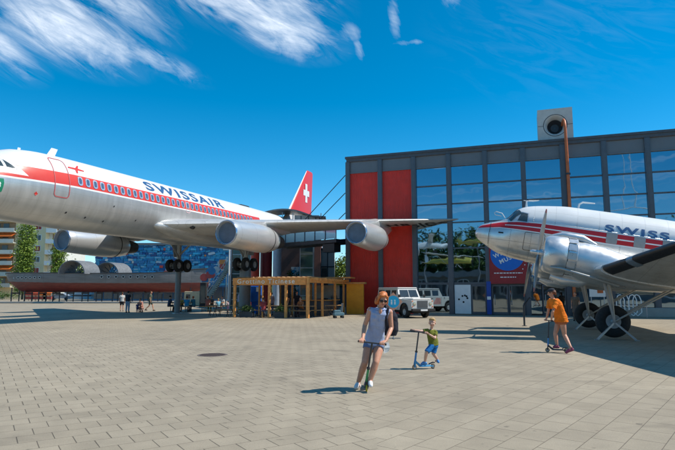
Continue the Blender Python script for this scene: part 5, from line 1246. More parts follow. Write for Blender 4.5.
# ---------------- woman riding towards the camera
def woman():
    base = gnd(366.5, 390); base.y = 9.55; t = thing('person', 'red haired woman in sunglasses and sleeveless pale blue top riding a green scooter', 'person', base)
    q = lambda px, py, Y: J(px, py, Y) - base
    pel, wa, chs, nb, hd = q(374.6, 341, 9.74), q(376.3, 329.5, 9.68), q(378.6, 318, 9.60), q(380, 308.8, 9.53), q(382.6, 299.6, 9.43)
    sl, sr = q(370.2, 310.4, 9.56), q(389.6, 312.2, 9.56); el_, er_ = q(364.8, 325.5, 9.60), q(391.3, 328, 9.58)
    wl_, wr_ = q(362.7, 338.2, 9.38), q(386.0, 340.6, 9.36); gl_, gr_ = q(361.6, 341.8, 9.29), q(382.8, 343.9, 9.29)
    hl, hr = q(370.0, 343.5, 9.74), q(379.4, 343.5, 9.74); kl, kr = q(364.6, 363, 9.60), q(375.8, 362.5, 9.50); al, ar = q(358.4, 382.0, 9.74), q(370.2, 380.2, 9.50)
    lat = sr - sl; B = basis((.10, -1, -.42), (.08, 0, 1))
    ts = [(pel - Vector((0, 0, .06)), lat, .155, .115), (pel + Vector((0, 0, .03)), lat, .17, .125), (wa, lat, .135, .105), (chs, lat, .155, .115), (nb - Vector((0, 0, .045)), lat, .140, .080), (nb + Vector((0, 0, .0)), lat, .07, .055)]
    mb = MB(); torso(mb, ts); caps(mb, nb - Vector((0, 0, .03)), hd - B @ Vector((0, .02, .04)), .052, .048); head_prims(mb, hd, B, 1.02)
    for s_, e, w_ in ((sl, el_, wl_), (sr, er_, wr_)): mb.sphere(s_, .058); limb(mb, s_, e, w_, (.054, .046, .040, .041, .027)); caps(mb, s_, nb - Vector((0, 0, .03)), .05, .05)
    bar = (gr_ - gl_).normalized(); hand_prims(mb, wl_, gl_, bar, (0, -.15, -1)); hand_prims(mb, wr_, gr_, -bar, (0, -.15, -1))
    for h_, k_, a_ in ((hl, kl, al), (hr, kr, ar)): limb(mb, h_, k_, a_, (.092, .085, .058, .060, .038), 14); caps(mb, a_, a_ + Vector((0, -.06, -.05)), .036, .03)
    remesh(mb, 'body', .0065, m_skin, t, 2)
    face_parts(t, hd, B, 1.02, m_lip, shades=m_shade_l)
    # blouse
    mcl = cloth('pale_blue_check', (.33, .40, .60), extra=lambda n, co, c, p: (lambda X: n.mix(lines(n, X[0] + 9, .014, .005) * .35, c, (.62, .66, .78)))(n.xyz(co)))
    mb = MB(); torso(mb, [(pel + Vector((0, 0, -.07)), lat, .185, .148), (pel + Vector((0, 0, .05)), lat, .172, .136), (wa, lat, .148, .122), (chs, lat, .158, .130), (nb - Vector((0, 0, .05)), lat, .158, .105), (nb - Vector((0, 0, .012)), lat, .085, .07)])
    for s_ in (-1, 1): mb.sphere(chs + Vector((s_ * .07, -.095, .01)), (.065, .055, .06)); caps(mb, (sl if s_ < 0 else sr), nb - Vector((0, 0, .03)), .055, .05)
    remesh(mb, 'blouse', .008, mcl, t, 2, .006, 3)
    mb = MB(); mb.loft([superring(nb + Vector((0, -.01, z)), Vector((1, 0, 0)), Vector((0, 1, .1)), r_, r_ * .85, 16) for z, r_ in ((-.03, .085), (.01, .078), (.02, .085), (-.01, .10))], 0, False, True); mb.bar(nb + Vector((0, -.085, -.03)), chs + Vector((0, -.128, -.06)), .02, .008); mb.build('collar', mcl, t)
    mb = MB(); c0_ = nb + Vector((0, -.085, .012)); mb.sphere(c0_ + Vector((0, -.012, -.045)), (.030, .022, .05), 12); mb.build('open_neckline', m_skin, t)
    for i in range(4): mb = MB(); mb.sphere(chs.lerp(wa, i * .3) + Vector((.004, -.135, .02)), .006, 8); mb.build('button', m_white, t)
    mb = MB(); torso(mb, [(pel + Vector((0, 0, -.10)), lat, .17, .13), (pel + Vector((0, 0, .06)), lat, .165, .13)])
    for h_, k_ in ((hl, kl), (hr, kr)): e = h_.lerp(k_, .30); mb.tube([h_ + Vector((0, 0, .05)), h_, e], [.10, .108, .108], 16)
    remesh(mb, 'shorts', .009, cloth('denim', (.15, .20, .34)), t, 1, .004, 8)
    mh_ = mat('hair_red', (.62, .16, .03), .5, var=.35, vscale=25, bump=.003, bscale=60, extra=lambda n, co, c, p: (lambda X: n.mix(n.ramp(n.noise(n.comb(X[0] * 90, X[1] * 90, X[2] * 9), 1., 3), .35, .65), (.36, .07, .012), (.75, .24, .05)))(n.xyz(co)))
    mb = MB(); T = lambda x, y, z: hd + B @ Vector((x, y, z))
    mb.sphere(T(0, -.035, .045), (.092, .098, .088), 16, rot=B); mb.sphere(T(0, -.10, .03), (.06, .05, .06), 12, rot=B); caps(mb, T(-.062, .045, .075), T(-.088, .01, -.05), .024, .020); caps(mb, T(.066, .04, .07), T(.084, .0, -.05), .022, .018); caps(mb, T(-.045, .062, .088), T(.03, .058, .095), .022, .022)
    caps(mb, T(-.08, -.05, -.0), T(-.098, -.04, -.09), .034, .022); caps(mb, T(.08, -.05, -.0), T(.094, -.04, -.085), .032, .02); caps(mb, T(-.05, -.09, .0), T(-.05, -.08, -.11), .04, .025); caps(mb, T(.05, -.09, .0), T(.05, -.08, -.11), .04, .025)
    remesh(mb, 'hair', .007, mh_, t, 1, .008, 5)
    for a_, tip, nm in ((al, q(355.6, 384.4, 9.60), 'l'), (ar, q(370.8, 383.6, 9.36), 'r')):
        mb = MB(); shoe_prims(mb, a_ + Vector((0, 0, -.02)), Vector((tip.x, tip.y, a_.z - .068))); so = remesh(mb, 'shoe', .007, mat('shoe_white', (.74, .73, .72), .6, var=.05), t, 1)
    mb = MB(); bp = q(390.5, 322, 9.80); torso(mb, [(bp + Vector((0, 0, -.24)), lat, .10, .08), (bp + Vector((0, 0, -.15)), lat, .14, .11), (bp + Vector((0, 0, .1)), lat, .13, .10), (bp + Vector((0, 0, .2)), lat, .07, .06)]); bk_ = remesh(mb, 'backpack', .01, cloth('black', (.025, .025, .035)), t, 1, .006)
    mb = MB(); caps(mb, q(388.2, 308.5, 9.50), q(386.2, 318, 9.47), .022, .024); caps(mb, q(386.2, 318, 9.47), q(386.8, 331, 9.60), .026, .02); remesh(mb, 'strap', .008, cloth('black', (.025, .025, .035)), bk_, 1)
    mb = MB(); mb.sphere(q(395.8, 328, 9.78), (.025, .06, .07), 10); mb.build('pocket', cloth('pack_red', (.35, .03, .05)), bk_)
    s1 = scooter('kick_scooter', 'green kick scooter ridden by the red haired woman', gnd(366.6, 391.6), gnd(366.6, 391.6) + Vector((.06, .58, 0)), J(357.8, 341.2, 9.30), J(386.4, 344.6, 9.30), mat('scooter_green', (.03, .33, .10), .35, var=.05, coat=.5), mat('wheel_yellow', (.55, .45, .03), .5, var=.1), m_dark)
    ps = thing('paper_sheet', 'white folded sheet hanging below the right handlebar of the green scooter', 'paper', J(387, 348, 9.33)); mb = MB(); mb.loft([[Vector((-.05, 0, .08)), Vector((.03, .01, .09)), Vector((.03, .012, .09)), Vector((-.05, .003, .08))], [Vector((-.06, -.02, .0)), Vector((.05, .0, .01)), Vector((.05, .003, .01)), Vector((-.06, -.017, .0))], [Vector((-.045, -.01, -.09)), Vector((.03, .02, -.06)), Vector((.03, .023, -.06)), Vector((-.045, -.007, -.09))]], 0, True, False); mb.build('sheet', m_white, ps)
woman()
# ---------------- boy
def boy():
    Y = 12.25; base = J(430, 366, Y); base.z = 0; base.y = Y
    t = thing('person', 'small fair haired boy in olive t-shirt and blue shorts leaning on a blue scooter', 'person', base); q = lambda px, py, dY=0: J(px, py, Y + dY) - base
    pel, wa, chs, nb, hd = q(433.6, 344), q(432.8, 339.5), q(431.6, 334), q(431.2, 329.6), q(432.2, 322.8, -.02)
    sl, sr = q(427.0, 330.6, -.02), q(436.0, 332.2, -.02); el_, er_ = q(420.6, 331.2, -.1), q(435.0, 338.2, -.12); wl_, wr_ = q(414.6, 330.2, -.12), q(429.2, 334.4, -.14); gl_, gr_ = q(412.4, 330.3, -.1), q(426.6, 333.0, -.16)
    hl, hr = q(432.0, 345.6, -.05), q(435.4, 345.4, .06); kl, kr = q(426.4, 352.6, -.12), q(433.2, 353.4, .05); al, ar = q(425.0, 361.4, -.05), q(437.6, 359.6, .08)
    lat = Vector((.9, .35, -.1)); B = basis((-.28, -1, -.05)); k = .92; z = lambda v: Vector((0, 0, v))
    mb = MB(); torso(mb, [(pel - z(.03), lat, .085, .075), (wa, lat, .083, .07), (chs, lat, .095, .075), (nb - z(.02), lat, .09, .055), (nb, lat, .045, .04)]); caps(mb, nb - z(.02), hd - z(.03), .034, .034); head_prims(mb, hd, B, k)
    for s_, e, w_ in ((sl, el_, wl_), (sr, er_, wr_)): mb.sphere(s_, .036); limb(mb, s_, e, w_, (.034, .029, .025, .025, .018)); caps(mb, s_, nb - z(.02), .032, .03)
    bar = (gr_ - gl_).normalized(); hand_prims(mb, wl_, gl_ , bar, (0, -.1, -1), .72); hand_prims(mb, wr_, gr_, -bar, (0, -.1, -1), .72)
    for h_, k_, a_ in ((hl, kl, al), (hr, kr, ar)): limb(mb, h_, k_, a_, (.058, .052, .038, .038, .026), 12); caps(mb, a_, a_ + Vector((-.04, 0, -.035)), .025, .022)
    remesh(mb, 'body', .0055, m_skin2, t, 2); face_parts(t, hd, B, k, m_lip)
    mo = cloth('olive', (.16, .17, .025)); mb = MB(); torso(mb, [(pel - z(.035), lat, .115, .10), (wa, lat, .108, .09), (chs, lat, .112, .09), (nb - z(.022), lat, .10, .065), (nb - z(.0), lat, .05, .045)])
    for s_, e in ((sl, el_), (sr, er_)): mb.tube([nb.lerp(s_, .6), s_, s_.lerp(e, .62)], [.042, .044, .045], 12)
    remesh(mb, 't_shirt', .007, mo, t, 1, .006, 2)
    mb = MB(); torso(mb, [(pel - z(.075), lat, .09, .085), (pel + z(.02), lat, .10, .085)])
    for h_, k_ in ((hl, kl), (hr, kr)): mb.tube([h_ + z(.03), h_, h_.lerp(k_, .92)], [.06, .066, .062], 12)
    remesh(mb, 'shorts', .007, cloth('bright_blue', (.02, .16, .42)), t, 1, .005, 4)
    mb = MB(); T = lambda x, y, zz: hd + B @ (Vector((x, y, zz)) * k); mb.sphere(T(0, -.025, .045), Vector((.084, .095, .084)) * k, 14, rot=B); caps(mb, T(-.04, .055, .085), T(.04, .055, .085), .024, .024); caps(mb, T(0, -.07, .0), T(0, -.06, -.04), .04, .03)
    remesh(mb, 'hair', .007, mat('hair_blond', (.42, .26, .10), .6, var=.3, vscale=30), t, 1, .004)
    for a_, tip in ((al, q(421.6, 363.6, -.05)), (ar, q(438.6, 362.6, .02))): mb = MB(); shoe_prims(mb, a_ + z(-.01), Vector((tip.x, tip.y, a_.z - .05)), .72); remesh(mb, 'shoe', .006, mat('shoe_blue', (.05, .22, .50), .6, var=.3, vscale=25), t, 1)
    f_ = J(413.8, 366, Y); f_.z = 0; f_.y = Y - .1; r_ = J(433.4, 366, Y); r_.z = 0; r_.y = Y + .08
    scooter('kick_scooter', 'blue kick scooter under the small boy', f_, r_, J(410.0, 330.6, Y - .12), J(427.4, 333.4, Y - .15), mat('scooter_blue', (.0, .20, .50), .35, var=.05, coat=.5), mat('wheel_amber', (.35, .16, .05), .5, var=.1), mat('deck_blue', (.05, .28, .50), .5), wr=.052)
boy()
# ---------------- rider in orange
def rider():
    Y = 15.55; base = J(557, 350, Y); base.z = 0; base.y = Y
    t = thing('person', 'rider with dark cap and bright orange t-shirt seen from behind on a scooter', 'person', base); q = lambda px, py, dY=0: J(px, py, Y + dY) - base; z = lambda v: Vector((0, 0, v))
    pel, wa, chs, nb, hd = q(561.0, 319.5), q(559.2, 312), q(556.0, 304), q(553.2, 298.6), q(551.2, 292.6)
    sl, sr = q(549.6, 301.2, .12), q(556.6, 301.6, -.14); el_, er_ = q(548.2, 311.4, .16), q(552.6, 312.0, -.26); wl_, wr_ = q(546.4, 318.4, .18), q(551.4, 319.4, -.18); gl_, gr_ = q(545.6, 320.3, .18), q(551.8, 320.9, -.18)
    hl, hr = q(559.0, 321.5, .09), q(562.4, 321.5, -.09); kl, kr = q(555.2, 333.2, .06), q(564.6, 335.2, -.10); al, ar = q(557.0, 344.8, .02), q(570.6, 347.2, -.42)
    lat = Vector((.35, -.93, 0)); B = basis((-.93, .35, -.25))
    mb = MB(); torso(mb, [(pel - z(.05), lat, .16, .12), (pel + z(.04), lat, .165, .125), (wa, lat, .135, .105), (chs, lat, .16, .115), (nb - z(.045), lat, .165, .085), (nb, lat, .07, .06)]); caps(mb, nb - z(.03), hd - z(.05), .05, .046); head_prims(mb, hd, B, 1.0)
    for s_, e, w_ in ((sl, el_, wl_), (sr, er_, wr_)): mb.sphere(s_, .055); limb(mb, s_, e, w_, (.05, .043, .037, .038, .026)); caps(mb, s_, nb - z(.03), .05, .05)
    bar = (gr_ - gl_).normalized(); hand_prims(mb, wl_, gl_, bar, (-.1, 0, -1)); hand_prims(mb, wr_, gr_, -bar, (-.1, 0, -1))
    for h_, k_, a_ in ((hl, kl, al), (hr, kr, ar)): limb(mb, h_, k_, a_, (.092, .08, .055, .058, .036), 12); caps(mb, a_, a_ + Vector((-.04, 0, -.045)), .034, .03)
    remesh(mb, 'body', .009, m_skin, t, 2); face_parts(t, hd, B, 1., m_lip)
    mb = MB(); torso(mb, [(pel - z(.07), lat, .205, .16), (pel + z(.04), lat, .19, .15), (wa, lat, .165, .135), (chs, lat, .18, .14), (nb - z(.05), lat, .175, .10), (nb - z(.005), lat, .08, .07)])
    for s_, e in ((sl, el_), (sr, er_)): mb.tube([nb.lerp(s_, .6), s_, s_.lerp(e, .7)], [.062, .066, .070], 14)
    remesh(mb, 't_shirt', .010, cloth('orange', (.80, .19, .015)), t, 1, .010, 6)
    mb = MB(); torso(mb, [(pel - z(.12), lat, .165, .135), (pel + z(.0), lat, .17, .14)])
    for h_, k_ in ((hl, kl), (hr, kr)): mb.tube([h_ + z(.03), h_, h_.lerp(k_, .22)], [.09, .10, .10], 14)
    remesh(mb, 'shorts', .010, cloth('rust', (.42, .13, .05)), t, 1, .005)
    T = lambda x, y, zz: hd + B @ Vector((x, y, zz))
    mb = MB(); mb.sphere(T(0, -.02, .02), (.088, .10, .075), 14, rot=B); caps(mb, T(-.04, -.085, -.01), T(.04, -.085, -.01), .035, .035); caps(mb, T(0, -.09, 0), T(0, -.10, -.07), .045, .03); remesh(mb, 'hair', .01, mat('hair_auburn', (.16, .06, .03), .6, var=.3, vscale=20), t, 1, .004)
    mb = MB(); mb.sphere(T(0, -.012, .055), (.093, .108, .068), 16, rot=B); mb.sphere(T(0, .12, .045), (.062, .06, .012), 12, rot=B); remesh(mb, 'cap', .009, cloth('charcoal', (.04, .045, .055)), t, 1)
    for a_, tip in ((al, q(553.8, 347.0, .02)), (ar, q(572.4, 352.0, -.5))): mb = MB(); tp = Vector((tip.x, tip.y, a_.z - .065)) if a_ is al else Vector((a_.x - .13, a_.y, .045)); aa = a_ if a_ is al else a_ + Vector((.02, 0, .0)); shoe_prims(mb, aa + z(-.02), tp); remesh(mb, 'shoe', .009, mat('shoe_plum', (.22, .04, .09), .6, var=.2, vscale=20), t, 1)
    f_ = J(548.2, 348, Y); f_.z = 0; f_.y = Y + .06; r_ = J(564.6, 350, Y); r_.z = 0; r_.y = Y - .10
    scooter('kick_scooter', 'black and blue kick scooter under the rider in orange', f_, r_, J(545.0, 320.0, Y + .26), J(552.8, 321.2, Y - .26), mat('scooter_blue', (.0, .20, .50)), mat('wheel_olive', (.20, .16, .05), .5, var=.1), m_dark, wr=.06)
rider()
# ---------------- people further back, in standing, walking and sitting poses
def bystander(px, py, face, pose, lab, top, bottom, hair, skin=None, k=1., dress=False, cap=None, Y=None, vox=.018, arms=(.0, .0), long_=False, group=None):
    b = gnd(px, py) if Y is None else Vector((at(px, 292, Y).x, Y, 0)); t = thing('person', lab, 'person', (b.x, b.y, 0), R(face)); z = lambda v: Vector((0, 0, v)); V = lambda x, y, zz: Vector((x, y, zz)) * k
    skin = skin or m_skin
    # local frame: faces +y
    if pose == 'sit': pz, lean = .52, .06
    elif pose == 'crouch': pz, lean = .34, .16
    else: pz, lean = .92, .02
    pel = V(0, 0, pz); wa = V(0, lean * .4, pz + .17); chs = V(0, lean, pz + .36); nb = V(0, lean * 1.3, pz + .53); hd = V(0, lean * 1.7 + .01, pz + .68)
    sh = [V(s_ * .175, lean * 1.2, pz + .47) for s_ in (-1, 1)]; hp = [V(s_ * .09, 0, pz - .03) for s_ in (-1, 1)]
    if pose == 'sit': kn = [V(s_ * .11, .42, .50) for s_ in (-1, 1)]; an = [V(s_ * .11, .42 + s_ * .03, .09) for s_ in (-1, 1)]
    elif pose == 'crouch': kn = [V(s_ * .13, .30, .42) for s_ in (-1, 1)]; an = [V(s_ * .11, .05, .09) for s_ in (-1, 1)]
    elif pose == 'walk': kn = [V(-.09, .20, .50), V(.09, -.04, .48)]; an = [V(-.09, .28, .09), V(.09, -.36, .14)]
    else: kn = [V(s_ * .10, .02, .50) for s_ in (-1, 1)]; an = [V(s_ * .11, 0, .09) for s_ in (-1, 1)]
    el_, wr_ = [], []
    for i, s_ in enumerate((-1, 1)):
        a = arms[i]
        if pose in ('sit', 'crouch'): el_.append(sh[i] + V(s_ * .05, .10, -.26)); wr_.append(sh[i] + V(-s_ * .03, .33, -.24 + a * .2))
        else: el_.append(sh[i] + V(s_ * .05, -.02 + a * .12, -.28)); wr_.append(sh[i] + V(s_ * (.05 - a * .08), .04 + a * .24, -.52 + a * .26))
    lat = Vector((1, 0, 0)); B = basis((0, 1, -.08))
    mb = MB(); torso(mb, [(pel - z(.06 * k), lat, .15 * k, .11 * k), (wa, lat, .13 * k, .10 * k), (chs, lat, .16 * k, .115 * k), (nb - z(.05 * k), lat, .165 * k, .08 * k), (nb, lat, .07 * k, .055 * k)], n=14); caps(mb, nb - z(.03 * k), hd - z(.05 * k), .05 * k, .045 * k, 8); head_prims(mb, hd, B, k)
    for i in (0, 1):
        caps(mb, sh[i], el_[i], .048 * k, .038 * k, 8); caps(mb, el_[i], wr_[i], .038 * k, .026 * k, 8); open_hand(mb, wr_[i], (wr_[i] - el_[i]), Vector((1 if i == 0 else -1, .2, 0)), k)
        caps(mb, hp[i], kn[i], .085 * k, .056 * k, 8); caps(mb, kn[i], an[i], .056 * k, .036 * k, 8)
    remesh(mb, 'body', vox * .7, skin, t, 1)
    g = .03 * k; mb = MB(); torso(mb, [(pel - z(.04 * k), lat, .15 * k + g, .11 * k + g), (wa, lat, .13 * k + g, .10 * k + g), (chs, lat, .16 * k + g, .115 * k + g), (nb - z(.05 * k), lat, .17 * k, .09 * k), (nb - z(.01), lat, .08 * k, .065 * k)], n=14)
    for i in (0, 1): mb.tube([nb.lerp(sh[i], .6), sh[i], sh[i].lerp(el_[i], 1.0 if long_ else .65)] + ([wr_[i]] if long_ else []), [.06 * k, .064 * k, .062 * k] + ([.045 * k] if long_ else []), 10)
    remesh(mb, 'shirt', vox, cloth('%.2f_%.2f_%.2f' % top, top), t, 1, .008)
    mb = MB(); torso(mb, [(pel - z(.12 * k), lat, .16 * k, .12 * k), (pel + z(.03 * k), lat, .165 * k, .125 * k)], n=14)
    full = 1.0 if bottom[1] == 'long' else .0
    for i in (0, 1):
        e = hp[i].lerp(kn[i], .85 if not full else 1.); mb.tube([hp[i], e] + ([an[i] + z(.02)] if full else []), [.105 * k, .078 * k] + ([.062 * k] if full else []), 10)
    if dress: mb.tube([pel, (kn[0] + kn[1]) / 2], [.17 * k, .22 * k], 14)
    bc_ = bottom[0]; remesh(mb, 'dress_skirt' if dress else 'trousers' if full else 'shorts', vox, cloth('%.2f_%.2f_%.2f' % bc_, bc_), t, 1, .006)
    T = lambda x, y, zz: hd + B @ (Vector((x, y, zz)) * k)
    mb = MB(); mb.sphere(T(0, -.028, .04), Vector((.09, .10, .088)) * k, 12, rot=B)
    if dress or long_ == 2: caps(mb, T(0, -.08, .0), T(0, -.08, -.14), .06 * k, .04 * k)
    remesh(mb, 'hair' if not cap else 'hat', vox * .7, cloth('h%.2f_%.2f_%.2f' % (cap or hair), cap or hair), t, 1)
    for i in (0, 1): mb = MB(); shoe_prims(mb, an[i] + z(-.015), an[i] + V(0, .15, -.055), k); remesh(mb, 'shoe', vox * .7, m_black if i == 0 or True else m_white, t, 1)
    return t
BR, BK, BL, RD = (.10, .055, .03), (.02, .018, .018), (.45, .30, .13), (.45, .10, .03)
bystander(121.6, 311.4, 20, 'stand', 'standing person in white shirt and black shorts under the jet engine', (.55, .56, .55), ((.03, .03, .04), 'short'), BR, k=.97)
bystander(127.3, 312.6, -10, 'stand', 'standing person in black top and pale jeans with back turned', (.03, .035, .045), ((.32, .38, .48), 'long'), BK, k=1.02)
bystander(141.8, 312.2, 160, 'crouch', 'crouching person in salmon pink top near the strolling walker', (.55, .25, .20), ((.42, .24, .20), 'long'), BR)
bystander(137.2, 313, 200, 'stand', 'small child in navy beside the crouching person in pink', (.05, .05, .16), ((.06, .05, .14), 'long'), BR, k=.48)
bystander(149.8, 311, -80, 'walk', 'walker in dark olive clothes striding behind the crouching person', (.10, .12, .09), ((.07, .09, .08), 'short'), BR, k=1.02)
tb_ = []
gA = gnd(181, 311.6); gB = gnd(212, 311.6)
for g_, l1, l2, l3 in ((gA, 'long table with seated people right of the slim grey column', 'near bench of the table by the slim grey column', 'far bench of the table by the slim grey column'), (gB, 'long table with seated people at the left end of the pergola', 'near bench of the table left of the pergola', 'far bench of the table left of the pergola')):
    beer_table(0, 0, 0, l1, g_, 0); bench(0, -.68, 0, l2, g_, 0); bench(0, .68, 0, l3, g_, 0)
Yt = gA.y
bystander(169.5, 0, -55, 'sit', 'seated person in navy leaning at the left end of the long table', (.04, .06, .11), ((.04, .05, .08), 'long'), BK, Y=Yt - .3, k=1.04)
bystander(176, 0, -25, 'sit', 'seated woman in white and pink top in front of the slim column', (.60, .48, .46), ((.05, .04, .04), 'short'), BR, Y=Yt - .62)
bystander(182.4, 0, 175, 'sit', 'seated person in mustard yellow on the far bench', (.45, .32, .08), ((.10, .10, .12), 'long'), BR, Y=Yt + .68, k=.95)
bystander(187.2, 0, 15, 'sit', 'seated person in bright blue t-shirt on the near bench', (.03, .30, .55), ((.55, .55, .55), 'short'), BR, Y=Yt - .62)
bystander(194.2, 0, 60, 'sit', 'seated red haired person in teal at the right end of the table', (.05, .22, .30), ((.12, .14, .18), 'long'), RD, Y=Yt - .1)
bystander(207.5, 0, -15, 'sit', 'seated person in patterned red and green on the near bench', (.32, .12, .10), ((.07, .13, .06), 'long'), BR, Y=gB.y - .62, k=1.03)
bystander(212.3, 0, 165, 'sit', 'seated person in dark brown on the far bench left of the pergola', (.12, .09, .07), ((.05, .05, .05), 'long'), BK, Y=gB.y + .68)
bystander(218.8, 0, 25, 'sit', 'seated child in pale blue at the right end of the near bench', (.16, .42, .58), ((.06, .10, .20), 'long'), BL, Y=gB.y - .60, k=.85)
bystander(222.6, 0, 170, 'sit', 'seated person in white on the far bench beside the flag pole', (.6, .58, .55), ((.10, .10, .14), 'long'), BR, Y=gB.y + .9)
bystander(264.0, 0, 20, 'sit', 'seated person in dark red at the middle pergola table', (.30, .05, .05), ((.08, .08, .12), 'long'), BR, Y=36.2)
bystander(301.5, 0, 150, 'sit', 'seated person in rust brown behind the corner post of the pergola', (.35, .14, .06), ((.08, .07, .07), 'long'), BR, Y=37.2)
bystander(227.8, 312.0, 60, 'stand', 'toddler in grey and pink beside the pale flag pole', (.35, .28, .32), ((.16, .10, .20), 'long'), BR, k=.55)
bystander(239.0, 314.2, -60, 'stand', 'man in lavender shirt, khaki trousers and black cap by the left pergola post', (.50, .47, .62), ((.30, .25, .14), 'long'), BK, k=1.05, cap=BK)
bystander(246.8, 314.0, 90, 'stand', 'person in grey top and navy trousers facing the man in lavender', (.33, .34, .38), ((.03, .04, .12), 'long'), BR, k=.98)
bystander(271.6, 0, 170, 'stand', 'person in grey and pink top standing inside the middle of the pergola', (.34, .28, .34), ((.10, .12, .18), 'long'), BR, Y=40.2, k=.95)
bystander(287.6, 0, 120, 'stand', 'person in black top standing inside the pergola left of the thick inner post', (.03, .03, .04), ((.08, .08, .09), 'long'), BR, Y=39.2, k=1.04)
bystander(296.8, 0, 200, 'stand', 'person in black right of the thick inner post of the pergola', (.02, .02, .025), ((.05, .03, .03), 'long'), BK, Y=39.0)
bystander(576.5, 321.0, 140, 'stand', 'person in mottled brown dress standing between the orange pole and the far wheel', (.16, .12, .09), ((.14, .11, .09), 'long'), BR, dress=True, k=.97)

# ================================================================== off-road vehicle
lr0 = gnd(413.5, 318.0); lh = math.atan2(-.905, .425)
lrv = thing('off_road_vehicle', 'boxy white off-road wagon with pinkish side stickers parked before the red bays', 'car', (at(404, 292, 37.6).x, 37.6, 0), lh)
m_lw = mat('vehicle_white', (.62, .60, .56), .38, var=.04, coat=.4); m_glv = mat('vehicle_glass', (.04, .05, .055), .06, var=0, spec=.8)
def prism(mb, prof, y0, y1, m=0): mb.loft([[Vector((x, y0, z)) for x, z in prof], [Vector((x, y1, z)) for x, z in prof]], m, True, False)
mb = MB(); W2 = .86
# lower body with wheel arches: profile in x-z, forward = +x
def arch(cx_, r_, z0, n=8, rev=False):
    p = [(cx_ + r_ * math.cos(math.pi * i / n), z0 + r_ * math.sin(math.pi * i / n)) for i in range(n + 1)]; return p if not rev else p[::-1]
prof = [(-2.22, .50)] + arch(-1.42, .47, .50, rev=True) + arch(1.38, .47, .50, rev=True) + [(2.16, .50), (2.2, .62), (2.2, 1.0), (2.18, 1.16), (.78, 1.24), (-2.22, 1.24)]
prism(mb, prof, -W2, W2); mb.bx(.80, 2.17, -.72, .72, 1.17, 1.27, bev=.03); mb.build('body', m_lw, lrv)
mb = MB(); lo = [(-2.22, -.85), (.72, -.85), (.72, .85), (-2.22, .85)]; hi = [(-2.18, -.76), (.42, -.76), (.42, .76), (-2.18, .76)]
mb.loft([[Vector((x, y, 1.24)) for x, y in lo], [Vector((x, y, 1.90)) for x, y in hi]], 0, True, False); cb = mb.build('cabin', m_lw, lrv)
mb = MB(); mb.bx(-2.22, .46, -.78, .78, 1.90, 1.99, bev=.035); mb.build('roof', m_lw, lrv)
def cabq(x0_, x1_, z0_, z1_, side):
    y = lambda z_: side * (.85 - (z_ - 1.24) / .66 * .09 + .004); mb = MB(); v = [(x0_, z0_), (x1_, z0_), (x1_ - (.0), z1_), (x0_, z1_)]
    mb.add([Vector((x, y(z_), z_)) for x, z_ in v] + [Vector((x, y(z_) + side * .012, z_)) for x, z_ in v], [[4, 5, 6, 7], [0, 1, 5, 4], [1, 2, 6, 5], [2, 3, 7, 6], [3, 0, 4, 7]]); return mb
for side in (-1, 1):
    for a, b in ((-2.05, -1.30), (-1.12, -.48), (-.30, .30)): cabq(a, b, 1.36, 1.80, side).build('side_window', m_glv, cb)
mb = MB(); f = lambda y, z_: Vector((.72 - (z_ - 1.24) / .66 * .30 + .008, y, z_)); mb.add([f(-.72, 1.34), f(.72, 1.34), f(.66, 1.82), f(-.66, 1.82)], [[0, 1, 2, 3]]); mb.build('windscreen', m_glv, cb)
for side in (-1, 1):
    for x in (-.38, -1.2, .55): mb = MB(); mb.bx(x - .006, x + .006, side * (W2 + .002) - .004, side * (W2 + .002) + .004, .55, 1.24); mb.build('door_gap', m_black, lrv)
    mb = MB(); mb.box((.98, side * .98, 1.42), (.06, .16, .2), None, 0, .02); mb.bar((.78, side * .84, 1.36), (.98, side * .95, 1.38), .02, .02); mb.build('wing_mirror', m_black, lrv)
    for cx_ in (-1.42, 1.38):
        mb = MB(); pr = arch(cx_, .475, .50); pi_ = arch(cx_, .41, .50); mb.loft([[Vector((x, side * (W2 + .0), z_)) for x, z_ in pr], [Vector((x, side * (W2 + .07), z_)) for x, z_ in pr], [Vector((x, side * (W2 + .07), z_)) for x, z_ in pi_], [Vector((x, side * (W2 - .02), z_)) for x, z_ in pi_]], 0, False, False, closed=False); mb.build('wheel_arch', m_black, lrv)
        mb = MB(); q = Vector((cx_, side * .74, .39)); mb.lathe(q - Vector((0, .13, 0)), (0, 1, 0), [(.0, .2), (.0, .36), (.03, .39), (.23, .39), (.26, .36), (.26, .2)], 26); wq = mb.build('wheel', m_black, lrv)
        mb = MB(); mb.lathe(q - Vector((0, .125, 0)), (0, 1, 0), [(.03, 0), (0, .08), (.04, .12), (.0, .24), (.25, .24), (.21, .12), (.25, .08), (.22, 0)], 18); mb.build('rim', mat('rim_grey', (.45, .45, .44), .5, .3), wq)
    mb = MB(); mb.bx(-2.2, .44, side * .79 - .012, side * .79 + .012, 1.885, 1.905); mb.build('rain_gutter', m_lw, cb)
    for x in (-.30, -1.12): mb = MB(); mb.bx(x - .08, x + .02, side * (W2 + .01) - .012, side * (W2 + .01) + .012, 1.10, 1.13); mb.build('door_handle', m_black, lrv)
    # stickers
    stk = (.48, .10, .10)
    mb = MB(); yy = side * (W2 + .006); mb.add([(-.30, yy, .66), (.50, yy, .66), (.50, yy, 1.14), (.1, yy, 1.18)], [[0, 1, 2, 3]]); mb.add([(-1.15, yy, .70), (-.42, yy, .62), (-.42, yy, 1.16), (-.8, yy, 1.16)], [[0, 1, 2, 3]]); mb.build('sticker', mat('sticker_pink', (.58, .27, .24), .5, var=.3, vscale=5), lrv)
mb = MB(); mb.bar(f(0, 1.34), f(0, 1.82), .03, .015, up=(1, 0, .4)); mb.build('windscreen_divider', m_lw, cb)
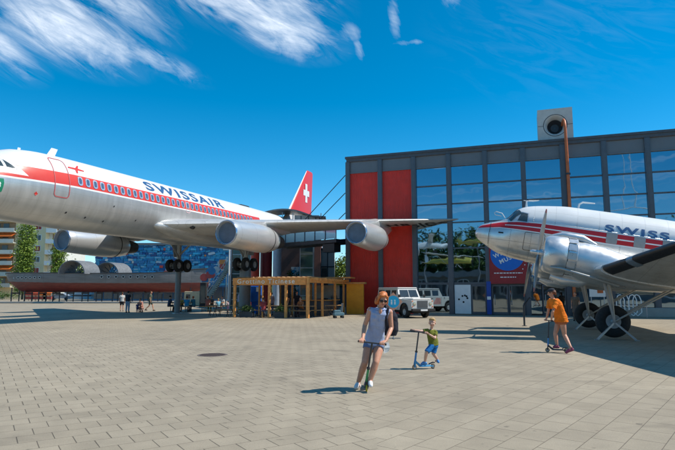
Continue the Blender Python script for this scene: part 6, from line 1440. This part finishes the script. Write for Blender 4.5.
for y_ in (-.4, .15): mb = MB(); mb.bar(f(y_, 1.33) + Vector((.02, 0, 0)), f(y_ + .3, 1.50) + Vector((.02, 0, 0)), .015, .012); mb.build('wiper', m_black, cb)
mb = MB(); mb.bx(2.20, 2.235, -.40, .40, .66, 1.12); [mb.bx(2.23, 2.245, -.38, .38, z_, z_ + .02) for z_ in (.72, .79, .86, .93, 1.0, 1.07)]; mb.build('grille', mat('grille_grey', (.12, .12, .12), .5), lrv)
mb = MB(); mb.bx(2.19, 2.215, -.84, .84, .62, 1.15); mb.build('front_panel', m_lw, lrv)
for s_ in (-1, 1):
    mb = MB(); mb.lathe((2.21, s_ * .62, .93), (1, 0, 0), [(0, .13), (.02, .13), (.04, .10), (.03, 0)], 18); mb.build('headlight', mat('lamp_clear', (.55, .52, .40), .1, .4, var=0), lrv)
    for z_ in (.74, 1.09): mb = MB(); mb.lathe((2.21, s_ * .77, z_), (1, 0, 0), [(0, .04), (.03, .04), (.03, 0)], 10); mb.build('indicator', m_awn, lrv)
mb = MB(); mb.bx(2.22, 2.40, -.88, .88, .44, .60, bev=.02); mb.build('bumper', m_black, lrv)
mb = MB(); mb.bx(2.405, 2.41, -.26, .26, .46, .57); mb.build('number_plate', m_white, lrv)
mb = MB(); mb.bx(-2.1, 2.1, -.55, .55, .32, .52); mb.cyl((-1.42, -.7, .39), (-1.42, .7, .39), .06); mb.cyl((1.38, -.7, .39), (1.38, .7, .39), .06); mb.build('chassis', m_black, lrv)
mb = MB(); mb.lathe((-2.24, .15, 1.05), (-1, 0, 0), [(0, .36), (.2, .36), (.2, 0)], 20); mb.build('spare_wheel', m_black, lrv)
# round blue diamond sign held up behind the woman (a diamond board on a small stand)
dg_p = at(393.3, 301.8, 20.0)
db = thing('diamond_board', 'pale orange diamond board with a bright blue disc behind the red haired woman', 'sign', (dg_p.x, dg_p.y, 0)); hz_ = dg_p.z
mb = MB(); mb.loft([[Vector((x, y, hz_ + z_)) for x, z_ in ((-.34, 0), (0, -.34), (.34, 0), (0, .34))] for y in (0, .02)], 0, True, False); mb.build('board', mat('board_salmon', (.80, .36, .22), .6, var=.1), db)
mb = MB(); mb.lathe((0, -.003, hz_), (0, -1, 0), [(0, .22), (.008, .22), (.008, 0)], 28); dsc = mb.build('disc', mat('disc_cyan', (.02, .45, .70), .5, var=0), db)
for x in (-.065, .055): mb = MB(); mb.lathe((x, -.012, hz_ + .045), (0, -1, 0), [(0, .03), (.005, .03), (.005, 0)], 12); mb.bx(x - .028, x + .028, -.017, -.012, hz_ - .10, hz_ + .01); mb.build('figure_mark', m_white, dsc)
mb = MB(); mb.cyl((0, .04, 0), (0, .04, hz_ + .2), .02); mb.bar((-.25, .04, .02), (.25, .04, .02), .05, .03); mb.bar((0, -.2, .02), (0, .28, .02), .05, .03); mb.build('stand', m_steel, db)
# ================================================================== small street furniture
hp_ = gnd(524.5, 326)
hr_ = thing('handrail', 'short dark bent handrail post standing alone in front of the entrance', 'handrail', (hp_.x, hp_.y, 0))
mb = MB(); mb.tube([(0, 0, 0), (0, 0, 1.0), (.05, 0, 1.12), (.22, -.15, 1.38), (.30, -.2, 1.42)], .045, 10); mb.build('post', m_dark, hr_); mb = MB(); mb.lathe((0, 0, 0), (0, 0, 1), [(0, .12), (.02, .12), (.02, .04)], 14); mb.build('base', m_dark, hr_)
tp_ = gnd(338.5, 318.2); tq = thing('hand_trolley', 'small teal luggage trolley with upright handle beside the pergola corner', 'trolley', (tp_.x, tp_.y, 0), R(15))
mb = MB(); mb.bx(-.34, .34, -.22, .22, .16, .36, bev=.03); mb.bx(-.3, .1, -.18, .18, .36, .52, bev=.03); mb.build('box', mat('trolley_teal', (.10, .20, .24), .6), tq)
mb = MB(); mb.tube([(.2, -.16, .3), (.25, -.16, .95), (.25, .16, .95), (.2, .16, .3)], .018, 6); mb.build('handle', m_steel, tq)
for x in (-.24, .24):
    for y in (-.2, .2): mb = MB(); mb.lathe((x, y - .02, .08), (0, 1, 0), [(0, 0), (0, .08), (.04, .08), (.04, 0)], 14); mb.build('wheel', m_black, tq)
# decorative white loop rack before the hall windows
def fw(x, y, z_=0): return Matrix.Translation((FX, FY, 0)) @ Matrix.Rotation(FA, 4, 'Z') @ Vector((x, y, z_))
lp = thing('loop_rack', 'white looped tube rack before the hall windows behind the airliner wheels', 'bicycle rack', fw(7.4 * BW - .2, -1.3), FA)
mb = MB()
for i, x in enumerate((-.62, -.36, .10, .36)):
    s_ = .24; mb.tube([(x - s_, 0, .35), (x - s_, 0, 1.15), (x - s_ * .6, 0, 1.42), (x, 0, 1.5), (x + s_ * .6, 0, 1.42), (x + s_, 0, 1.15), (x + s_, 0, .35), (x, 0, .12), (x - s_, 0, .35)], .035, 8)
mb.build('loops', m_white, lp); mb = MB(); mb.bar((-1.0, .05, .8), (1.0, .05, .8), .05, .05); mb.bar((-.9, .05, 0), (-.9, .05, .8), .05, .05); mb.bar((.9, .05, 0), (.9, .05, .8), .05, .05); mb.build('rail', m_steel, lp)
ib = thing('info_board', 'white information board with blue and orange patches right of the orange pole', 'sign board', fw(6.62 * BW, -.9), FA)
mb = MB(); mb.bx(-.5, .5, -.03, .03, 1.35, 2.75, bev=.01); bd_ = mb.build('board', m_white, ib); mb = MB(); mb.bx(-.42, .1, -.04, -.031, 2.2, 2.6); mb.build('blue_patch', m_blue, bd_); mb = MB(); mb.bx(.0, .36, -.04, -.031, 1.6, 2.1); mb.build('orange_patch', m_or, bd_)
mb = MB(); mb.cyl((-.4, 0, 0), (-.4, 0, 1.4), .03); mb.cyl((.4, 0, 0), (.4, 0, 1.4), .03); mb.build('post', m_steel, ib)
bb = thing('blue_recycling_bin', 'bright blue box with a white panel inside the left half of the pergola', 'bin', (at(256.5, 292, 43).x, 43, 0)); mb = MB(); mb.bx(-.42, .42, -.3, .3, .9, 2.15, bev=.04); mb.bx(-.35, .35, -.25, .25, 0, .9); mb.build('case', mat('box_blue', (.0, .12, .55), .5, var=.05), bb); mb = MB(); mb.bx(.02, .34, -.315, -.30, 1.7, 2.05); mb.build('panel', m_white, bb)
# ================================================================== the side of the plaza behind the camera (seen in the glass)
bk = thing('glass_pavilion', 'low grey pavilion with white framed windows across the plaza', 'building', (-36, -27, 0), R(-4))
mb = MB(); mb.bx(0, 56, -14, 0, 0, 4.9); mb.build('wall', mat('pavilion_wall', (.16, .17, .165), .7), bk); mb = MB(); mb.bx(-1, 57, -15, 1.2, 4.9, 6.0); mb.build('roof', mat('pavilion_roof', (.20, .21, .21), .6), bk)
for i in range(17):
    mb = MB(); x = 1 + i * 3.2; mb.bx(x, x + 2.5, .01, .08, 1.0, 4.2); f = mb.build('window_frame', m_white if i % 3 == 0 else m_grey, bk); mb = MB(); mb.bx(x + .15, x + 1.18, .09, .12, 1.15, 4.05); mb.bx(x + 1.32, x + 2.35, .09, .12, 1.15, 4.05); mb.build('pane', m_bwin, f)
tr = random.Random(3)
nth = ['first', 'second', 'third', 'fourth', 'fifth', 'sixth', 'seventh', 'eighth', 'ninth', 'tenth', 'eleventh', 'twelfth', 'thirteenth']
for i in range(13):
    x = -58 + i * 7.6 + tr.uniform(-1.5, 1.5); Y = -47 + tr.uniform(-5, 4); h = tr.uniform(15, 18.5); r_ = tr.uniform(4.8, 6)
    tree('park_tree', nth[i] + ' tall dark tree from the left behind the low pavilion across the plaza', 'tree', (x, Y, 0), [((0, 0, h * .58), (r_, r_, h * .4)), ((r_ * .5, 0, h * .42), (r_ * .8, r_ * .6, h * .3)), ((-r_ * .5, 0, h * .42), (r_ * .8, r_ * .6, h * .3))], 4200, .85, m_leaf2, h * .6, .3, 80 + i, 'trees across the plaza')
# sunlit aircraft added out of view so the hall glass mirrors them
def mir(p):
    n_ = Vector((math.sin(FA), -math.cos(FA), 0)); d = (p - Vector((FX, FY, 0))).dot(n_); return p - n_ * 2 * d
def small_plane(lab, pxy, Yv, cf, cw, span, ln, rz, high=True):
    p = mir(at(pxy[0], pxy[1], Yv)); t = thing('mirrored_aeroplane', lab, 'aeroplane', (p.x, p.y, 0), rz); z0 = p.z
    mb = MB(); mb.loft([superring(Vector((x * ln, 0, z0 + dz_)), Vector((0, 1, 0)), Vector((0, 0, 1)), w_, h_, 14, 2.4) for x, w_, h_, dz_ in ((.42, .12, .12, 0), (.40, .38, .36, 0), (.3, .45, .45, .02), (.1, .48, .62, .12), (-.05, .45, .6, .1), (-.2, .26, .34, .05), (-.5, .06, .12, .1))], 0, True, True); b = mb.build('fuselage', cf, t)
    zw = z0 + (.85 if high else -.35)
    mb = MB()
    for s_ in (1, -1): wing_loft(mb, [(0, -.28 * ln * .6, zw, 1.5, .12), (span / 2, -.25 * ln * .6, zw + span * .02, 1.1, .10)], side=s_)
    mb.build('wing', cw, t)
    mb = MB(); [mb.bar((.02 * ln, s_ * .4, z0 - .35), (.08 * ln, s_ * span * .27, zw + .05), .08, .05) for s_ in (1, -1)]; mb.build('wing_strut', m_white, t)
    mb = MB(); wing_loft(mb, [(0, .36 * ln, z0 + .1, 1.2, .09), (0, .44 * ln, z0 + 1.5, .6, .08)], vertical=True); mb.build('tail_fin', cw, t)
    mb = MB(); [wing_loft(mb, [(0, .40 * ln, z0 + .2, .9, .08), (1.5, .43 * ln, z0 + .2, .55, .08)], side=s_) for s_ in (1, -1)]; mb.build('tailplane', cw, t)
    mb = MB(); [mb.bar((.15 * ln, s_ * .0, z0 - .4), (.18 * ln, s_ * .95, z0 - 1.25), .08, .06) for s_ in (1, -1)]; ug = mb.build('undercarriage', m_white, t)
    for s_ in (1, -1): mb = MB(); mb.lathe((.18 * ln, s_ * .95 - .07, z0 - 1.3), (0, 1, 0), [(0, 0), (0, .26), (.14, .26), (.14, 0)], 16); mb.build('wheel', m_black, ug)
    mb = MB(); mb.lathe((.42 * ln, 0, z0), (1, 0, 0), [(0, .16), (.3, .02)], 12); mb.bar((.42 * ln + .15, 0, z0 - .95), (.42 * ln + .15, 0, z0 + .95), .12, .03); mb.build('propeller', m_dark, t)
    mb = MB(); mb.cyl((0, 0, 0), (0, 0, z0 - .3), .16); mb.build('display_post', m_col, t)
m_yel = mat('yellow_fuselage', (.62, .50, .08), .45, var=.05)
small_plane('yellow high winged light aeroplane on a post, added out of view to be mirrored in the glass', (446, 262), 101, m_yel, m_white, 16, 12, R(12))
small_plane('white glider-like light aeroplane with long wings on a post, added out of view to be mirrored in the glass', (424, 246), 106, m_white, m_white, 20, 10, R(-30))
small_plane('yellow light aeroplane set high by the trees, added out of view to be mirrored in the glass', (474, 243), 112, m_yel, m_yel, 14, 11, R(20), False)

# tall white arch with two mast cables, seen only as a reflection high in the glass
pc_ = mir(at(628, 206, 100)); pt_ = mir(at(628, 152, 100))
wa_ = thing('white_arch', 'tall white tubular arch with twin mast rods across the plaza', 'arch', (pc_.x, pc_.y, 0), FA)
mb = MB(); n_ = 20; RR = 4.2
mb.tube([Vector((-RR, 0, 0)), Vector((-RR, 0, pc_.z - 1.6))] + [Vector((RR * math.cos(math.pi - math.pi * i / n_), 0, pc_.z - 1.6 + 1.6 * math.sin(math.pi * i / n_))) for i in range(1, n_)] + [Vector((RR, 0, pc_.z - 1.6)), Vector((RR, 0, 0))], .11, 8); mb.build('arch_tube', m_white, wa_)
for x0_, x1_ in ((-1.0, -1.0), (1.2, .2)): mb = MB(); mb.cyl((x0_, 0, pc_.z - .1), (x1_, 0, pt_.z), .07, n=8); mb.build('mast_rod', m_white, wa_)
